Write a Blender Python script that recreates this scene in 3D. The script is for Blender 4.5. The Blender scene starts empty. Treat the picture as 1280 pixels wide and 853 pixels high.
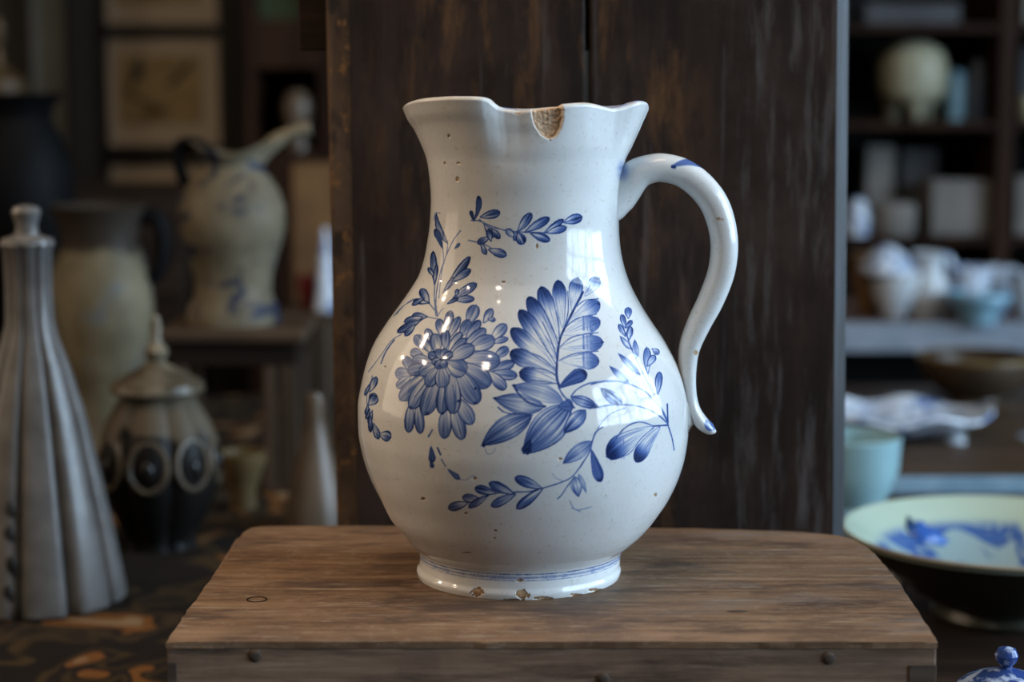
import bpy, bmesh, math, random
import numpy as np
from mathutils import Vector
from math import sin, cos, tan, pi, radians, sqrt, atan2
random.seed(4)
SC = bpy.context.scene
COL = SC.collection
# ------------------------------------------------------------------ camera
F = 2400.0
TH = radians(7.5)
CZ = 1.157
ZB = 0.90      # top of the wooden box
ZT = 0.78      # table top (cloth)
cam_d = bpy.data.cameras.new('camera')
cam = bpy.data.objects.new('camera', cam_d)
COL.objects.link(cam)
cam.location = (0, 0, CZ)
cam.rotation_euler = (pi/2 - TH, 0, 0)
cam_d.sensor_width = 36
cam_d.lens = F/1280*36
cam_d.clip_start = .02
cam_d.dof.use_dof = True
cam_d.dof.focus_distance = 0.985
cam_d.dof.aperture_fstop = 5.0
SC.camera = cam
SC.view_settings.view_transform = 'Standard'
SC.view_settings.look = 'None'
SC.view_settings.gamma = 1
SC.view_settings.exposure = 0.0
SC.cycles.use_denoising = True
SC.cycles.max_bounces = 6
# ------------------------------------------------------------------ world
w = bpy.data.worlds.new('sky'); SC.world = w
w.use_nodes = True
w.node_tree.nodes['Background'].inputs[0].default_value = (.45, .6, .85, 1)
w.node_tree.nodes['Background'].inputs[1].default_value = .6
# ------------------------------------------------------------------ lights
def light(name, kind, loc, aim, power, color, size=.1, size_y=None, spot=None, blend=.6):
    d = bpy.data.lights.new(name, kind); o = bpy.data.objects.new(name, d); COL.objects.link(o)
    o.location = loc; d.energy = power; d.color = color
    v = Vector(aim) - Vector(loc)
    o.rotation_euler = v.to_track_quat('-Z', 'Y').to_euler()
    if kind == 'AREA':
        d.shape = 'RECTANGLE'; d.size = size; d.size_y = size_y or size
    else:
        d.shadow_soft_size = size
    if spot: d.spot_size = radians(spot); d.spot_blend = blend
    return o
# daylight through the shop window in the right wall
light('window_daylight', 'AREA', (2.85, .45, 1.8), (0, .45, 1.8), 425, (.585, .79, 1.0), 3.7, 2.0)
# warm shop lamps, left and front of the jug, and an added overhead fill
light('wall_lamp', 'AREA', (-1.8, 1.3, 1.6), (0, 1.0, 1.05), 6, (1.0, .78, .58), .8, 1.1)
light('overhead_fill', 'AREA', (-.05, .75, 2.6), (-.05, .95, 0), 11, (1.0, .82, .62), .8, .6)  # added fill from above, to brighten the box top and jug shoulder
light('ceiling_lamp', 'AREA', (-.78, -.32, 2.42), (0, 1.0, 1.0), 4.5, (1.0, .82, .62), .14, .20)
for q_ in ((-1.7, 1.3, 2.3), (-1.9, .8, 2.1), (-1.4, 1.0, 2.5), (-1.6, .4, 2.45), (-2.0, 1.6, 1.9)):
    light('shop_bulb', 'SPOT', q_, (0, 1.0, 1.0), 16, (1.0, .76, .54), .018, spot=34)
light('spot_lamp', 'SPOT', (-.62, -.05, 2.55), (0, 1.0, 1.0), 2.5, (1.0, .85, .66), .018, spot=35)
light('spot_lamp_shelf', 'SPOT', (-.9, 1.2, 2.5), (-.55, 2.2, .9), 9, (1.0, .74, .46), .05, spot=60)
light('spot_lamp_pictures', 'SPOT', (-.5, 1.9, 2.55), (-.5, 2.95, 1.3), 5, (1.0, .74, .5), .05, spot=60)

# ------------------------------------------------------------------ helpers
def pt(px, py, Y):
    """world point where the ray of photo pixel (px,py) meets the plane y=Y"""
    a = (px-640)/F; b = (426.5-py)/F
    dy = cos(TH)+b*sin(TH); dz = -sin(TH)+b*cos(TH)
    s = Y/dy
    return Vector((a*s, Y, CZ+dz*s))
def zz(py, Y): return pt(640, py, Y).z
def xx(px, Y, py=426): return pt(px, py, Y).x
def pxl(Y, n, py=426):   # n photo pixels as metres at depth Y
    return n*(pt(641, py, Y).x-pt(640, py, Y).x)

def tag(o, label=None, cat=None, group=None, kind=None):
    if label: o['label'] = label
    if cat: o['category'] = cat
    if group: o['group'] = group
    if kind: o['kind'] = kind
    return o
def empty(name, loc, label, cat, group=None, rz=0):
    o = bpy.data.objects.new(name, None); COL.objects.link(o)
    o.location = loc; o.rotation_euler = (0, 0, rz)
    o.empty_display_size = .02
    return tag(o, label, cat, group)

class MB:
    """collects shapes; build() links them as one mesh object"""
    def __init__(s): s.v = []; s.f = []
    def add(s, v, f):
        n = len(s.v); s.v += [tuple(p) for p in v]; s.f += [tuple(i+n for i in q) for q in f]; return s
    def box(s, x0, x1, y0, y1, z0, z1, b=0.0):
        bm = bmesh.new()
        bmesh.ops.create_cube(bm, size=1)
        for v in bm.verts:
            v.co = Vector(((x0+x1)/2+v.co.x*(x1-x0), (y0+y1)/2+v.co.y*(y1-y0), (z0+z1)/2+v.co.z*(z1-z0)))
        if b > 0: bmesh.ops.bevel(bm, geom=bm.edges[:], offset=b, segments=2, affect='EDGES', profile=.5)
        bm.verts.index_update()
        s.add([v.co for v in bm.verts], [[v.index for v in f.verts] for f in bm.faces]); bm.free(); return s
    def lathe(s, prof, seg=48, c=(0, 0), rfun=None, cap0=True, cap1=True):
        """prof: (r,z) list from bottom to top or over the rim"""
        n = len(s.v); m = len(prof)
        for i, (r, z) in enumerate(prof):
            for j in range(seg):
                t = 2*pi*j/seg
                rr, z2 = (r, z) if rfun is None else rfun(r, z, t, i)
                s.v.append((c[0]+rr*cos(t), c[1]+rr*sin(t), z2))
        for i in range(m-1):
            for j in range(seg):
                a = n+i*seg+j; b = n+i*seg+(j+1) % seg
                s.f.append((a, b, b+seg, a+seg))
        if cap0: s.f.append(tuple(n+j for j in reversed(range(seg))))
        if cap1: s.f.append(tuple(n+(m-1)*seg+j for j in range(seg)))
        return s
    def tube(s, pts, rad, seg=12, flat=1.0, side=None, cap=True):
        """rad: one radius per point; flat scales the section along 'side'"""
        n = len(s.v); P = [Vector(p) for p in pts]; m = len(P)
        if not hasattr(rad, '__len__'): rad = [rad]*m
        sd = Vector(side) if side else None
        up = None
        for i in range(m):
            t = (P[min(i+1, m-1)]-P[max(i-1, 0)]).normalized()
            if sd: a = sd.copy()
            else:
                if up is None: up = Vector((0, 0, 1)) if abs(t.z) < .9 else Vector((1, 0, 0))
                a = up.cross(t).normalized() if up.cross(t).length > 1e-4 else Vector((0, 1, 0))
            a = (a-t*a.dot(t)).normalized(); b = t.cross(a).normalized(); up = b if not sd else up
            for j in range(seg):
                q = 2*pi*j/seg
                s.v.append(tuple(P[i]+a*(cos(q)*rad[i]*flat)+b*(sin(q)*rad[i])))
        for i in range(m-1):
            for j in range(seg):
                a = n+i*seg+j; b = n+i*seg+(j+1) % seg
                s.f.append((a, b, b+seg, a+seg))
        if cap:
            s.f.append(tuple(n+j for j in reversed(range(seg))))
            s.f.append(tuple(n+(m-1)*seg+j for j in range(seg)))
        return s
    def ball(s, c, r, seg=20, sc=(1, 1, 1)):
        n = 10; prof = [(r*sin(pi*i/n)+1e-5, -r*cos(pi*i/n)) for i in range(n+1)]
        k = len(s.v); s.lathe(prof, seg)
        s.v[k:] = [(c[0]+v[0]*sc[0], c[1]+v[1]*sc[1], c[2]+v[2]*sc[2]) for v in s.v[k:]]
        return s
    def prism(s, poly, z0, z1):
        n = len(poly)
        return s.add([(x, y, z0) for x, y in poly]+[(x, y, z1) for x, y in poly],
                     [tuple(reversed(range(n))), tuple(range(n, 2*n))]+[(i, (i+1) % n, n+(i+1) % n, n+i) for i in range(n)])
    def build(s, name, m, parent=None, smooth=True, bevel=0.0, angle=35):
        me = bpy.data.meshes.new(name); me.from_pydata(s.v, [], s.f); me.validate()
        me.materials.append(m)
        o = bpy.data.objects.new(name, me); COL.objects.link(o)
        if parent: o.parent = parent
        bm = bmesh.new(); bm.from_mesh(me)
        bmesh.ops.recalc_face_normals(bm, faces=bm.faces[:])
        if bevel: 
            bmesh.ops.bevel(bm, geom=[e for e in bm.edges if len(e.link_faces) == 2 and e.calc_face_angle(0) > .6], offset=bevel, segments=2, affect='EDGES')
        if smooth:
            for f in bm.faces: f.smooth = True
            for e in bm.edges:
                if len(e.link_faces) == 2 and e.calc_face_angle(0) > radians(angle): e.smooth = False
        bm.to_mesh(me); bm.free()
        return o
def spl(P, n=8):
    """Catmull-Rom through points"""
    P = [np.array(p, float) for p in P]; out = []
    for i in range(len(P)-1):
        a = P[max(i-1, 0)]; b = P[i]; c = P[i+1]; d = P[min(i+2, len(P)-1)]
        for k in range(n):
            t = k/n
            out.append(.5*((2*b)+(-a+c)*t+(2*a-5*b+4*c-d)*t*t+(-a+3*b-3*c+d)*t**3))
    out.append(P[-1]); return out

# ------------------------------------------------------------------ materials
def nodes(name):
    m = bpy.data.materials.new(name); m.use_nodes = True
    nt = m.node_tree; p = nt.nodes['Principled BSDF']
    return m, nt, p
def N(nt, t, **kw):
    n = nt.nodes.new(t)
    for k, v in kw.items():
        if k.startswith('i_'): n.inputs[k[2:].replace('_', ' ')].default_value = v
        else: setattr(n, k, v)
    return n
def ramp(nt, stops, fac=None):
    r = N(nt, 'ShaderNodeValToRGB'); e = r.color_ramp.elements
    while len(e) < len(stops): e.new(.5)
    for i, (p, c) in enumerate(stops): e[i].position = p; e[i].color = (*c, 1)
    if fac: nt.links.new(fac, r.inputs[0])
    return r
def mat(name, c1, c2=None, rough=.5, scale=20, stretch=(1, 1, 1), bump=.0, lo=.35, hi=.65, metal=0, coat=0, spec=.3, detail=5, dist=0, mid=None, rvar=0):
    m, nt, p = nodes(name)
    p.inputs['Roughness'].default_value = rough; p.inputs['Metallic'].default_value = metal
    p.inputs['Coat Weight'].default_value = coat; p.inputs['Coat Roughness'].default_value = .08
    p.inputs['Specular IOR Level'].default_value = spec
    tc = N(nt, 'ShaderNodeTexCoord'); mp = N(nt, 'ShaderNodeMapping'); mp.inputs['Scale'].default_value = stretch
    nt.links.new(tc.outputs['Object'], mp.inputs[0])
    no = N(nt, 'ShaderNodeTexNoise', i_Scale=scale, i_Detail=detail, i_Distortion=dist); nt.links.new(mp.outputs[0], no.inputs[0])
    st = [(lo, c1), (hi, c2 or tuple(x*.8 for x in c1))]
    if mid: st.insert(1, ((lo+hi)/2, mid))
    r = ramp(nt, st, no.outputs[0]); nt.links.new(r.outputs[0], p.inputs['Base Color'])
    if bump:
        b = N(nt, 'ShaderNodeBump', i_Strength=bump, i_Distance=.002); nt.links.new(no.outputs[0], b.inputs['Height']); nt.links.new(b.outputs[0], p.inputs['Normal'])
    return m
def wood(name, c1, c2, c3, axis=0, scale=1.0, rough=.6, bump=.35, patch=None, pscale=6, worn=None, spec=.4, extra=()):
    """grain runs along axis; c1 dark grain, c2 body, c3 light streaks"""
    m, nt, p = nodes(name)
    p.inputs['Roughness'].default_value = rough; p.inputs['Specular IOR Level'].default_value = spec
    tc = N(nt, 'ShaderNodeTexCoord'); st = [1, 1, 1]; st[axis] = .06
    mp = N(nt, 'ShaderNodeMapping'); mp.inputs['Scale'].default_value = st
    nt.links.new(tc.outputs['Object'], mp.inputs[0])
    g = N(nt, 'ShaderNodeTexNoise', i_Scale=180*scale, i_Detail=6, i_Roughness=.65, i_Distortion=.3); nt.links.new(mp.outputs[0], g.inputs[0])
    g2 = N(nt, 'ShaderNodeTexNoise', i_Scale=40*scale, i_Detail=4, i_Distortion=1.2); nt.links.new(mp.outputs[0], g2.inputs[0])
    mx = N(nt, 'ShaderNodeMath', operation='ADD'); nt.links.new(g.outputs[0], mx.inputs[0]); nt.links.new(g2.outputs[0], mx.inputs[1])
    hf = N(nt, 'ShaderNodeMath', operation='MULTIPLY'); hf.inputs[1].default_value = .5; nt.links.new(mx.outputs[0], hf.inputs[0])
    r = ramp(nt, [(.38, c1), (.5, c2), (.60, c3)], hf.outputs[0])
    col = r.outputs[0]
    if patch:
        pn = N(nt, 'ShaderNodeTexNoise', i_Scale=pscale, i_Detail=8, i_Roughness=.7); nt.links.new(tc.outputs['Object'], pn.inputs[0])
        pr = ramp(nt, [(.45, (0, 0, 0)), (.66, (1, 1, 1))], pn.outputs[0])
        mm = N(nt, 'ShaderNodeMix', data_type='RGBA'); nt.links.new(pr.outputs[0], mm.inputs[0]); nt.links.new(col, mm.inputs[6]); mm.inputs[7].default_value = (*patch, 1)
        fm = N(nt, 'ShaderNodeMath', operation='MULTIPLY'); nt.links.new(pr.outputs[0], fm.inputs[0]); fm.inputs[1].default_value = .6
        nt.links.new(fm.outputs[0], mm.inputs[0]); col = mm.outputs[2]
    if worn:   # pale scuffs and flecks
        wn = N(nt, 'ShaderNodeTexNoise', i_Scale=160, i_Detail=9, i_Roughness=.85); 
        m2 = N(nt, 'ShaderNodeMapping'); s2 = [1, 1, 1]; s2[axis] = .6; m2.inputs['Scale'].default_value = s2
        nt.links.new(tc.outputs['Object'], m2.inputs[0]); nt.links.new(m2.outputs[0], wn.inputs[0])
        wr = ramp(nt, [(.53, (0, 0, 0)), (.70, (.75, .75, .75))], wn.outputs[0])
        mm = N(nt, 'ShaderNodeMix', data_type='RGBA'); nt.links.new(wr.outputs[0], mm.inputs[0]); nt.links.new(col, mm.inputs[6]); mm.inputs[7].default_value = (*worn, 1)
        col = mm.outputs[2]
    for (ec, esc, est, lo, hi, stg, xr) in extra:   # stains and scuffs: colour, scale, stretch, thresholds, strength, x range
        m2 = N(nt, 'ShaderNodeMapping'); m2.inputs['Scale'].default_value = est; m2.inputs['Location'].default_value = (esc*.37, ec[0]*9, esc*.11)
        nt.links.new(tc.outputs['Object'], m2.inputs[0])
        en = N(nt, 'ShaderNodeTexNoise', i_Scale=esc, i_Detail=9, i_Roughness=.72); nt.links.new(m2.outputs[0], en.inputs[0])
        er = ramp(nt, [(lo, (0, 0, 0)), (hi, (stg, stg, stg))], en.outputs[0]); fac = er.outputs[0]
        if xr:
            sx = N(nt, 'ShaderNodeSeparateXYZ'); nt.links.new(tc.outputs['Object'], sx.inputs[0])
            q = N(nt, 'ShaderNodeMapRange', interpolation_type='SMOOTHSTEP'); q.inputs[1].default_value = xr[0]; q.inputs[2].default_value = xr[1]; nt.links.new(sx.outputs[0], q.inputs[0])
            q2 = N(nt, 'ShaderNodeMapRange', interpolation_type='SMOOTHSTEP'); q2.inputs[1].default_value = xr[3]; q2.inputs[2].default_value = xr[2]; nt.links.new(sx.outputs[0], q2.inputs[0])
            k1 = N(nt, 'ShaderNodeMath', operation='MULTIPLY'); nt.links.new(q.outputs[0], k1.inputs[0]); nt.links.new(q2.outputs[0], k1.inputs[1])
            k2 = N(nt, 'ShaderNodeMath', operation='MULTIPLY'); nt.links.new(k1.outputs[0], k2.inputs[0]); nt.links.new(fac, k2.inputs[1]); fac = k2.outputs[0]
        mm = N(nt, 'ShaderNodeMix', data_type='RGBA'); nt.links.new(fac, mm.inputs[0]); nt.links.new(col, mm.inputs[6]); mm.inputs[7].default_value = (*ec, 1); col = mm.outputs[2]
    nt.links.new(col, p.inputs['Base Color'])
    b = N(nt, 'ShaderNodeBump', i_Strength=bump, i_Distance=.0015); nt.links.new(hf.outputs[0], b.inputs['Height']); nt.links.new(b.outputs[0], p.inputs['Normal'])
    return m
M = {}
M['box_top'] = wood('box_top_wood', (.115, .062, .032), (.175, .102, .056), (.235, .145, .085), 0, 1.3, .62, .45, patch=(.085, .048, .029), pscale=14, worn=(.32, .24, .175), spec=.25, extra=[((.060, .036, .026), 26, (.45, 1.3, 1), .49, .62, .85, None), ((.17, .145, .13), 20, (.5, 1.2, 1), .50, .66, .65, (.02, .12, .3, .4)), ((.36, .28, .205), 130, (.16, 1.6, 1), .57, .68, .65, None), ((.045, .03, .022), 170, (.3, 1.3, 1), .60, .70, .7, None)])
M['box_front'] = wood('box_front_wood', (.12, .076, .050), (.22, .142, .096), (.32, .215, .15), 0, .9, .6, .6, patch=(.12, .078, .056), pscale=20, spec=.2, extra=[((.06, .038, .027), 30, (.3, 1, 2.2), .50, .64, .8, None), ((.40, .30, .22), 110, (.15, 1, 1.5), .58, .72, .55, None)])
M['plank'] = wood('dark_plank_wood', (.011, .0066, .0047), (.021, .012, .0082), (.034, .020, .014), 2, .22, .6, .5, patch=(.05, .032, .024), pscale=9, spec=.12, extra=[((.010, .007, .006), 8, (3, 1, .5), .50, .62, .85, None), ((.115, .055, .022), 17, (2.2, 1, .55), .53, .66, .75, (-.15, -.05, .055, .10)), ((.13, .12, .118), 42, (2.5, 1, .28), .52, .68, .45, (.095, .115, .155, .18)), ((.09, .075, .07), 30, (3.5, 1, .2), .56, .68, .5, None)])
M['plank_rust'] = wood('rusty_plank_wood', (.02, .011, .007), (.045, .025, .014), (.075, .042, .024), 2, .5, .6, .6, patch=(.10, .05, .02), pscale=26, spec=.15, extra=[((.012, .008, .006), 70, (1, 1, .6), .48, .60, .8, None), ((.19, .085, .025), 90, (1, 1, .7), .55, .66, .8, None)])
M['patch_wood'] = wood('dark_mended_wood', (.03, .02, .014), (.06, .04, .028), (.09, .06, .043), 0, .8, .6, .4)
M['plank_edge'] = wood('worn_plank_edge_wood', (.008, .008, .009), (.018, .018, .020), (.036, .037, .042), 2, 1, .6, .4)
M['dark_wood'] = wood('dark_stained_wood', (.007, .0042, .0028), (.018, .0105, .0065), (.035, .021, .013), 0, .5, .6, .2, spec=.12)
M['red_wood'] = wood('red_brown_wood', (.010, .004, .002), (.024, .010, .005), (.036, .016, .007), 2, .5, .6, .2, spec=.1)
M['mid_wood'] = wood('worn_brown_wood', (.02, .012, .007), (.055, .032, .017), (.09, .055, .031), 0, .5, .5, .3)
M['mid_wood_z'] = wood('worn_brown_upright_wood', (.018, .011, .006), (.045, .027, .015), (.075, .046, .026), 2, .5, .5, .3)
M['black'] = mat('void_shade_black', (.004, .004, .004), (.008, .007, .006), .7)  # near-black colour standing in for deep shade inside niche, counter and shelves
M['iron'] = mat('rusty_iron', (.05, .036, .028), (.09, .06, .042), .7, 300, metal=.2)
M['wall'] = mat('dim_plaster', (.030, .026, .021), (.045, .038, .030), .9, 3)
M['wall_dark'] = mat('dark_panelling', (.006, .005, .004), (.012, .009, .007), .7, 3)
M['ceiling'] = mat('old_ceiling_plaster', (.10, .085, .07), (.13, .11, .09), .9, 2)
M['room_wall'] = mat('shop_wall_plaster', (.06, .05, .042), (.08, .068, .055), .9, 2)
M['floor'] = wood('dark_floorboards', (.02, .012, .008), (.05, .03, .02), (.08, .05, .035), 1, .2, .5, .2)
M['pale_wall'] = mat('green_grey_paint', (.085, .09, .078), (.12, .125, .11), .7, 6)
M['grey_edge'] = mat('grey_painted_edge', (.20, .235, .28), (.27, .30, .35), .5, 30)
M['blue_edge'] = mat('light_blue_painted_edge', (.16, .27, .36), (.24, .36, .46), .45, 30)
M['pale_porcelain'] = mat('pale_porcelain', (.55, .58, .60), (.42, .46, .50), .15, 25)
M['blue_porcelain'] = mat('blue_sprigged_porcelain', (.60, .66, .74), (.10, .17, .36), .12, 60, lo=.50, hi=.62)
M['cool_porcelain'] = mat('grey_white_porcelain', (.42, .47, .52), (.24, .28, .33), .2, 30)
M['celadon'] = mat('celadon_glaze', (.25, .40, .43), (.30, .47, .49), .12, 20, coat=.4)
M['celadon2'] = mat('light_blue_glaze', (.18, .34, .45), (.24, .42, .52), .15, 20)
M['cream'] = mat('cream_glaze', (.22, .18, .12), (.16, .13, .085), .3, 18)
M['cream_cool'] = mat('ivory_glaze', (.34, .32, .22), (.27, .25, .17), .4, 12)
M['beige_box'] = mat('beige_card', (.20, .18, .16), (.15, .135, .12), .8, 14)
M['grey_box'] = mat('grey_card', (.075, .075, .078), (.05, .05, .052), .8, 14)
M['brown_box'] = mat('tan_leather', (.17, .09, .035), (.09, .048, .02), .6, 22)
M['red'] = mat('dark_red_glaze', (.12, .012, .01), (.07, .008, .008), .35, 22)
M['gold'] = mat('tarnished_brass', (.10, .06, .026), (.05, .03, .014), .5, 40, metal=.3)
M['black_glaze'] = mat('black_blue_glaze', (.0022, .0021, .0022), (.004, .004, .0045), .6, 20, spec=.08)
M['pewter'] = mat('grey_fluted_glaze', (.155, .148, .142), (.10, .096, .092), .30, 50, lo=.35, hi=.70, coat=.1)
M['slot'] = mat('dark_slot_and_ink', (.02, .02, .022), (.05, .05, .05), .4, 80)  # dark colour standing in for shade in the decanter's slots; also bird ink
M['brown_bowl'] = mat('brown_bowl_glaze', (.035, .022, .014), (.06, .04, .025), .35, 16)
M['yellow_rim'] = mat('ochre_rim_glaze', (.20, .13, .045), (.13, .085, .03), .35, 30)
M['green_glass'] = mat('green_glass_pane', (.035, .045, .022), (.045, .055, .03), .2, 9)
M['paper'] = mat('cream_mount_paper', (.40, .33, .26), (.36, .30, .23), .8, 5)
M['frame'] = mat('dark_frame_wood', (.018, .016, .013), (.03, .026, .02), .4, 30)
M['ochre_dish'] = mat('ochre_dish_glaze', (.12, .08, .035), (.08, .055, .025), .35, 20)
M['tan_pot'] = mat('tan_pot_glaze', (.12, .085, .058), (.08, .056, .038), .3, 25)

def cloth_mat():
    m, nt, p = nodes('figured_rug_pile'); p.inputs['Roughness'].default_value = .95; p.inputs['Specular IOR Level'].default_value = .15
    tc = N(nt, 'ShaderNodeTexCoord'); mp = N(nt, 'ShaderNodeMapping'); mp.inputs['Scale'].default_value = (1, .75, 1)
    nt.links.new(tc.outputs['Object'], mp.inputs[0])
    n1 = N(nt, 'ShaderNodeTexNoise', i_Scale=15, i_Detail=1.2, i_Distortion=1.4); nt.links.new(mp.outputs[0], n1.inputs[0])
    r = ramp(nt, [(.0, (.006, .005, .004)), (.46, (.010, .007, .005)), (.49, (.045, .028, .011)), (.545, (.03, .019, .009)), (.555, (.012, .008, .006)), (.60, (.012, .009, .006)), (.615, (.15, .06, .014)), (.68, (.12, .05, .014)), (.70, (.20, .13, .07))], n1.outputs[0])
    r.color_ramp.interpolation = 'LINEAR'
    f = N(nt, 'ShaderNodeTexNoise', i_Scale=900, i_Detail=3); nt.links.new(tc.outputs['Object'], f.inputs[0])
    b = N(nt, 'ShaderNodeBump', i_Strength=.7, i_Distance=.002); nt.links.new(f.outputs[0], b.inputs['Height']); nt.links.new(b.outputs[0], p.inputs['Normal'])
    nt.links.new(r.outputs[0], p.inputs['Base Color'])
    return m
M['rug'] = cloth_mat()

def crock_mat(name, split, dark, light, blue=None, drips=0.0, bscale=22):
    """dark glaze above object-space height split, light body below, optional blue dabs"""
    m, nt, p = nodes(name); p.inputs['Roughness'].default_value = .5; p.inputs['Specular IOR Level'].default_value = .15
    tc = N(nt, 'ShaderNodeTexCoord'); sx = N(nt, 'ShaderNodeSeparateXYZ'); nt.links.new(tc.outputs['Object'], sx.inputs[0])
    n = N(nt, 'ShaderNodeTexNoise', i_Scale=28, i_Detail=3); nt.links.new(tc.outputs['Object'], n.inputs[0])
    ma = N(nt, 'ShaderNodeMath', operation='MULTIPLY_ADD'); ma.inputs[1].default_value = drips; nt.links.new(n.outputs[0], ma.inputs[0]); nt.links.new(sx.outputs[2], ma.inputs[2])
    mr = N(nt, 'ShaderNodeMapRange'); mr.inputs[1].default_value = split-.004+drips*.5; mr.inputs[2].default_value = split+.004+drips*.5; nt.links.new(ma.outputs[0], mr.inputs[0])
    lr = ramp(nt, [(.35, light), (.65, tuple(c*.62 for c in light))], n.outputs[0])
    col = lr.outputs[0]
    if blue:
        mp = N(nt, 'ShaderNodeTexNoise', i_Scale=bscale, i_Detail=2, i_Distortion=1.0); nt.links.new(tc.outputs['Object'], mp.inputs[0])
        br = ramp(nt, [(.555, (0, 0, 0)), (.61, (1, 1, 1))], mp.outputs[0])
        x = N(nt, 'ShaderNodeMix', data_type='RGBA'); nt.links.new(br.outputs[0], x.inputs[0]); nt.links.new(col, x.inputs[6]); x.inputs[7].default_value = (*blue, 1); col = x.outputs[2]
    x = N(nt, 'ShaderNodeMix', data_type='RGBA'); nt.links.new(mr.outputs[0], x.inputs[0]); nt.links.new(col, x.inputs[6]); x.inputs[7].default_value = (*dark, 1)
    nt.links.new(x.outputs[2], p.inputs['Base Color'])
    return m

# ------------------------------------------------------------------ room shell
def struct(o): o['kind'] = 'structure'; return o
struct(MB().box(-2.6, 2.6, -2.7, 3.3, -.1, 0).build('floor', M['floor'], smooth=False))
struct(MB().box(-2.6, 2.6, -2.7, 3.3, 2.75, 2.85).build('ceiling', M['ceiling'], smooth=False))
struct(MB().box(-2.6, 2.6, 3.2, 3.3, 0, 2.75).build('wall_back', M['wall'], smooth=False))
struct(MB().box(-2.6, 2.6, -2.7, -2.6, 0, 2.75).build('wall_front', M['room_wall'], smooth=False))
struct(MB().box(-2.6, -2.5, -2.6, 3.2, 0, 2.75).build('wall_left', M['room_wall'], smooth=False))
wr = MB()
wr.box(2.4, 2.46, -2.6, -1.0, 0, 2.75).box(2.4, 2.46, 1.9, 3.2, 0, 2.75).box(2.4, 2.46, -1.0, 1.9, 0, 1.0).box(2.4, 2.46, -1.0, 1.9, 2.5, 2.75)
struct(wr.build('wall_right', M['room_wall'], smooth=False))
wf = empty('window_1', (2.43, .45, 1.0), None, None); wf['kind'] = 'structure'
fr = MB(); fr.box(-.03, .02, -1.45, 1.45, 0, .05).box(-.03, .02, -1.45, 1.45, 1.45, 1.5).box(-.03, .02, -1.45, -1.39, .05, 1.45).box(-.03, .02, 1.39, 1.45, .05, 1.45)
for k in (-.93, -.46, 0, .46, .93): fr.box(-.02, .01, k-.025, k+.025, .05, 1.45)
for k in (.42, .98): fr.box(-.018, .008, -1.39, 1.39, k, k+.04)
fr.build('window_frame', M['frame'], wf, smooth=False)

# leafy branches outside the window, which break up the daylight and its reflections
lv = MB(); rl = random.Random(8)
for k in range(46):
    cy, cz = rl.uniform(-1.1, 2.0), rl.uniform(1.0, 2.55); n_ = rl.randint(5, 16)
    for q in range(n_):
        a = rl.uniform(0, 2*pi); c_ = Vector((rl.uniform(2.54, 2.68), cy+rl.gauss(0, .09), cz+rl.gauss(0, .07))); L_ = rl.uniform(.03, .06); wv_ = Vector((rl.uniform(-.3, .3), cos(a), sin(a))); sv = Vector((rl.uniform(-.3, .3), -sin(a), cos(a)))
        lv.add([c_-wv_*L_, c_+sv*L_*.4, c_+wv_*L_, c_-sv*L_*.4], [(0, 1, 2, 3)])
o = lv.build('foliage', mat('outdoor_leaf', (.05, .10, .03), (.08, .14, .04), .6), smooth=False)
tag(o, 'leafy branches outside the shop window', 'foliage', kind='stuff')
# table under the rug: legs and boards
tb = empty('work_table', (.0, 1.35, 0), 'heavy dark wooden table under the rug, box and crockery', 'table')
for i in range(5):
    MB().box(-.95+i*.38, -.95+i*.38+.376, -.62, .438, ZT-.034, ZT-.004, .001).build('board', M['dark_wood'], tb, smooth=False)
for sx_ in (-1, 1):
    for sy in (-1, 1):
        MB().box(sx_*.85-.035, sx_*.85+.035, sy*.4-.105+(.06 if sy > 0 else 0), sy*.4-.035+(.06 if sy > 0 else 0), 0, ZT-.034, .003).build('leg', M['dark_wood'], tb)
rb_ = empty('rear_table', (-.40, 2.08, 0), 'dark wooden table behind the first one, under the stand and crock', 'table')
for i in range(4): MB().box(-.55+i*.275, -.55+i*.275+.272, -.285, .30, ZT-.034, ZT-.004, .001).build('board', M['dark_wood'], rb_, smooth=False)
for sx_ in (-1, 1):
    for sy in (-1, 1): MB().box(sx_*.48-.03, sx_*.48+.03, sy*.23-.03, sy*.23+.03, 0, ZT-.0345, .003).build('leg', M['dark_wood'], rb_)
# table rug, left half, slightly rumpled
rg = MB(); nx, ny = 70, 110
X0, X1, Y0, Y1 = -.93, -.02, .76, 2.34
def rugz(x, y): return ZT-.0035+.0008*sin(x*31+y*17)*sin(y*23)
for k, dz in ((0, .0035), (1, -.0005)):
    for i in range(nx+1):
        for j in range(ny+1):
            x = X0+(X1-X0)*i/nx; y = Y0+(Y1-Y0)*j/ny
            rg.v.append((x, y, (rugz(x, y)+.0035) if k == 0 else ZT-.004))
def rid(k, i, j): return k*(nx+1)*(ny+1)+i*(ny+1)+j
for i in range(nx):
    for j in range(ny):
        rg.f.append((rid(0, i, j), rid(0, i+1, j), rid(0, i+1, j+1), rid(0, i, j+1)))
for i in range(nx):
    rg.f.append((rid(0, i, 0), rid(1, i, 0), rid(1, i+1, 0), rid(0, i+1, 0))); rg.f.append((rid(0, i, ny), rid(0, i+1, ny), rid(1, i+1, ny), rid(1, i, ny)))
for j in range(ny):
    rg.f.append((rid(0, 0, j), rid(0, 0, j+1), rid(1, 0, j+1), rid(1, 0, j))); rg.f.append((rid(0, nx, j), rid(1, nx, j), rid(1, nx, j+1), rid(0, nx, j+1)))
o = rg.build('rug', M['rug'])
tag(o, 'dark rug with orange, ochre and cream figures spread over the table', 'rug')

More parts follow.
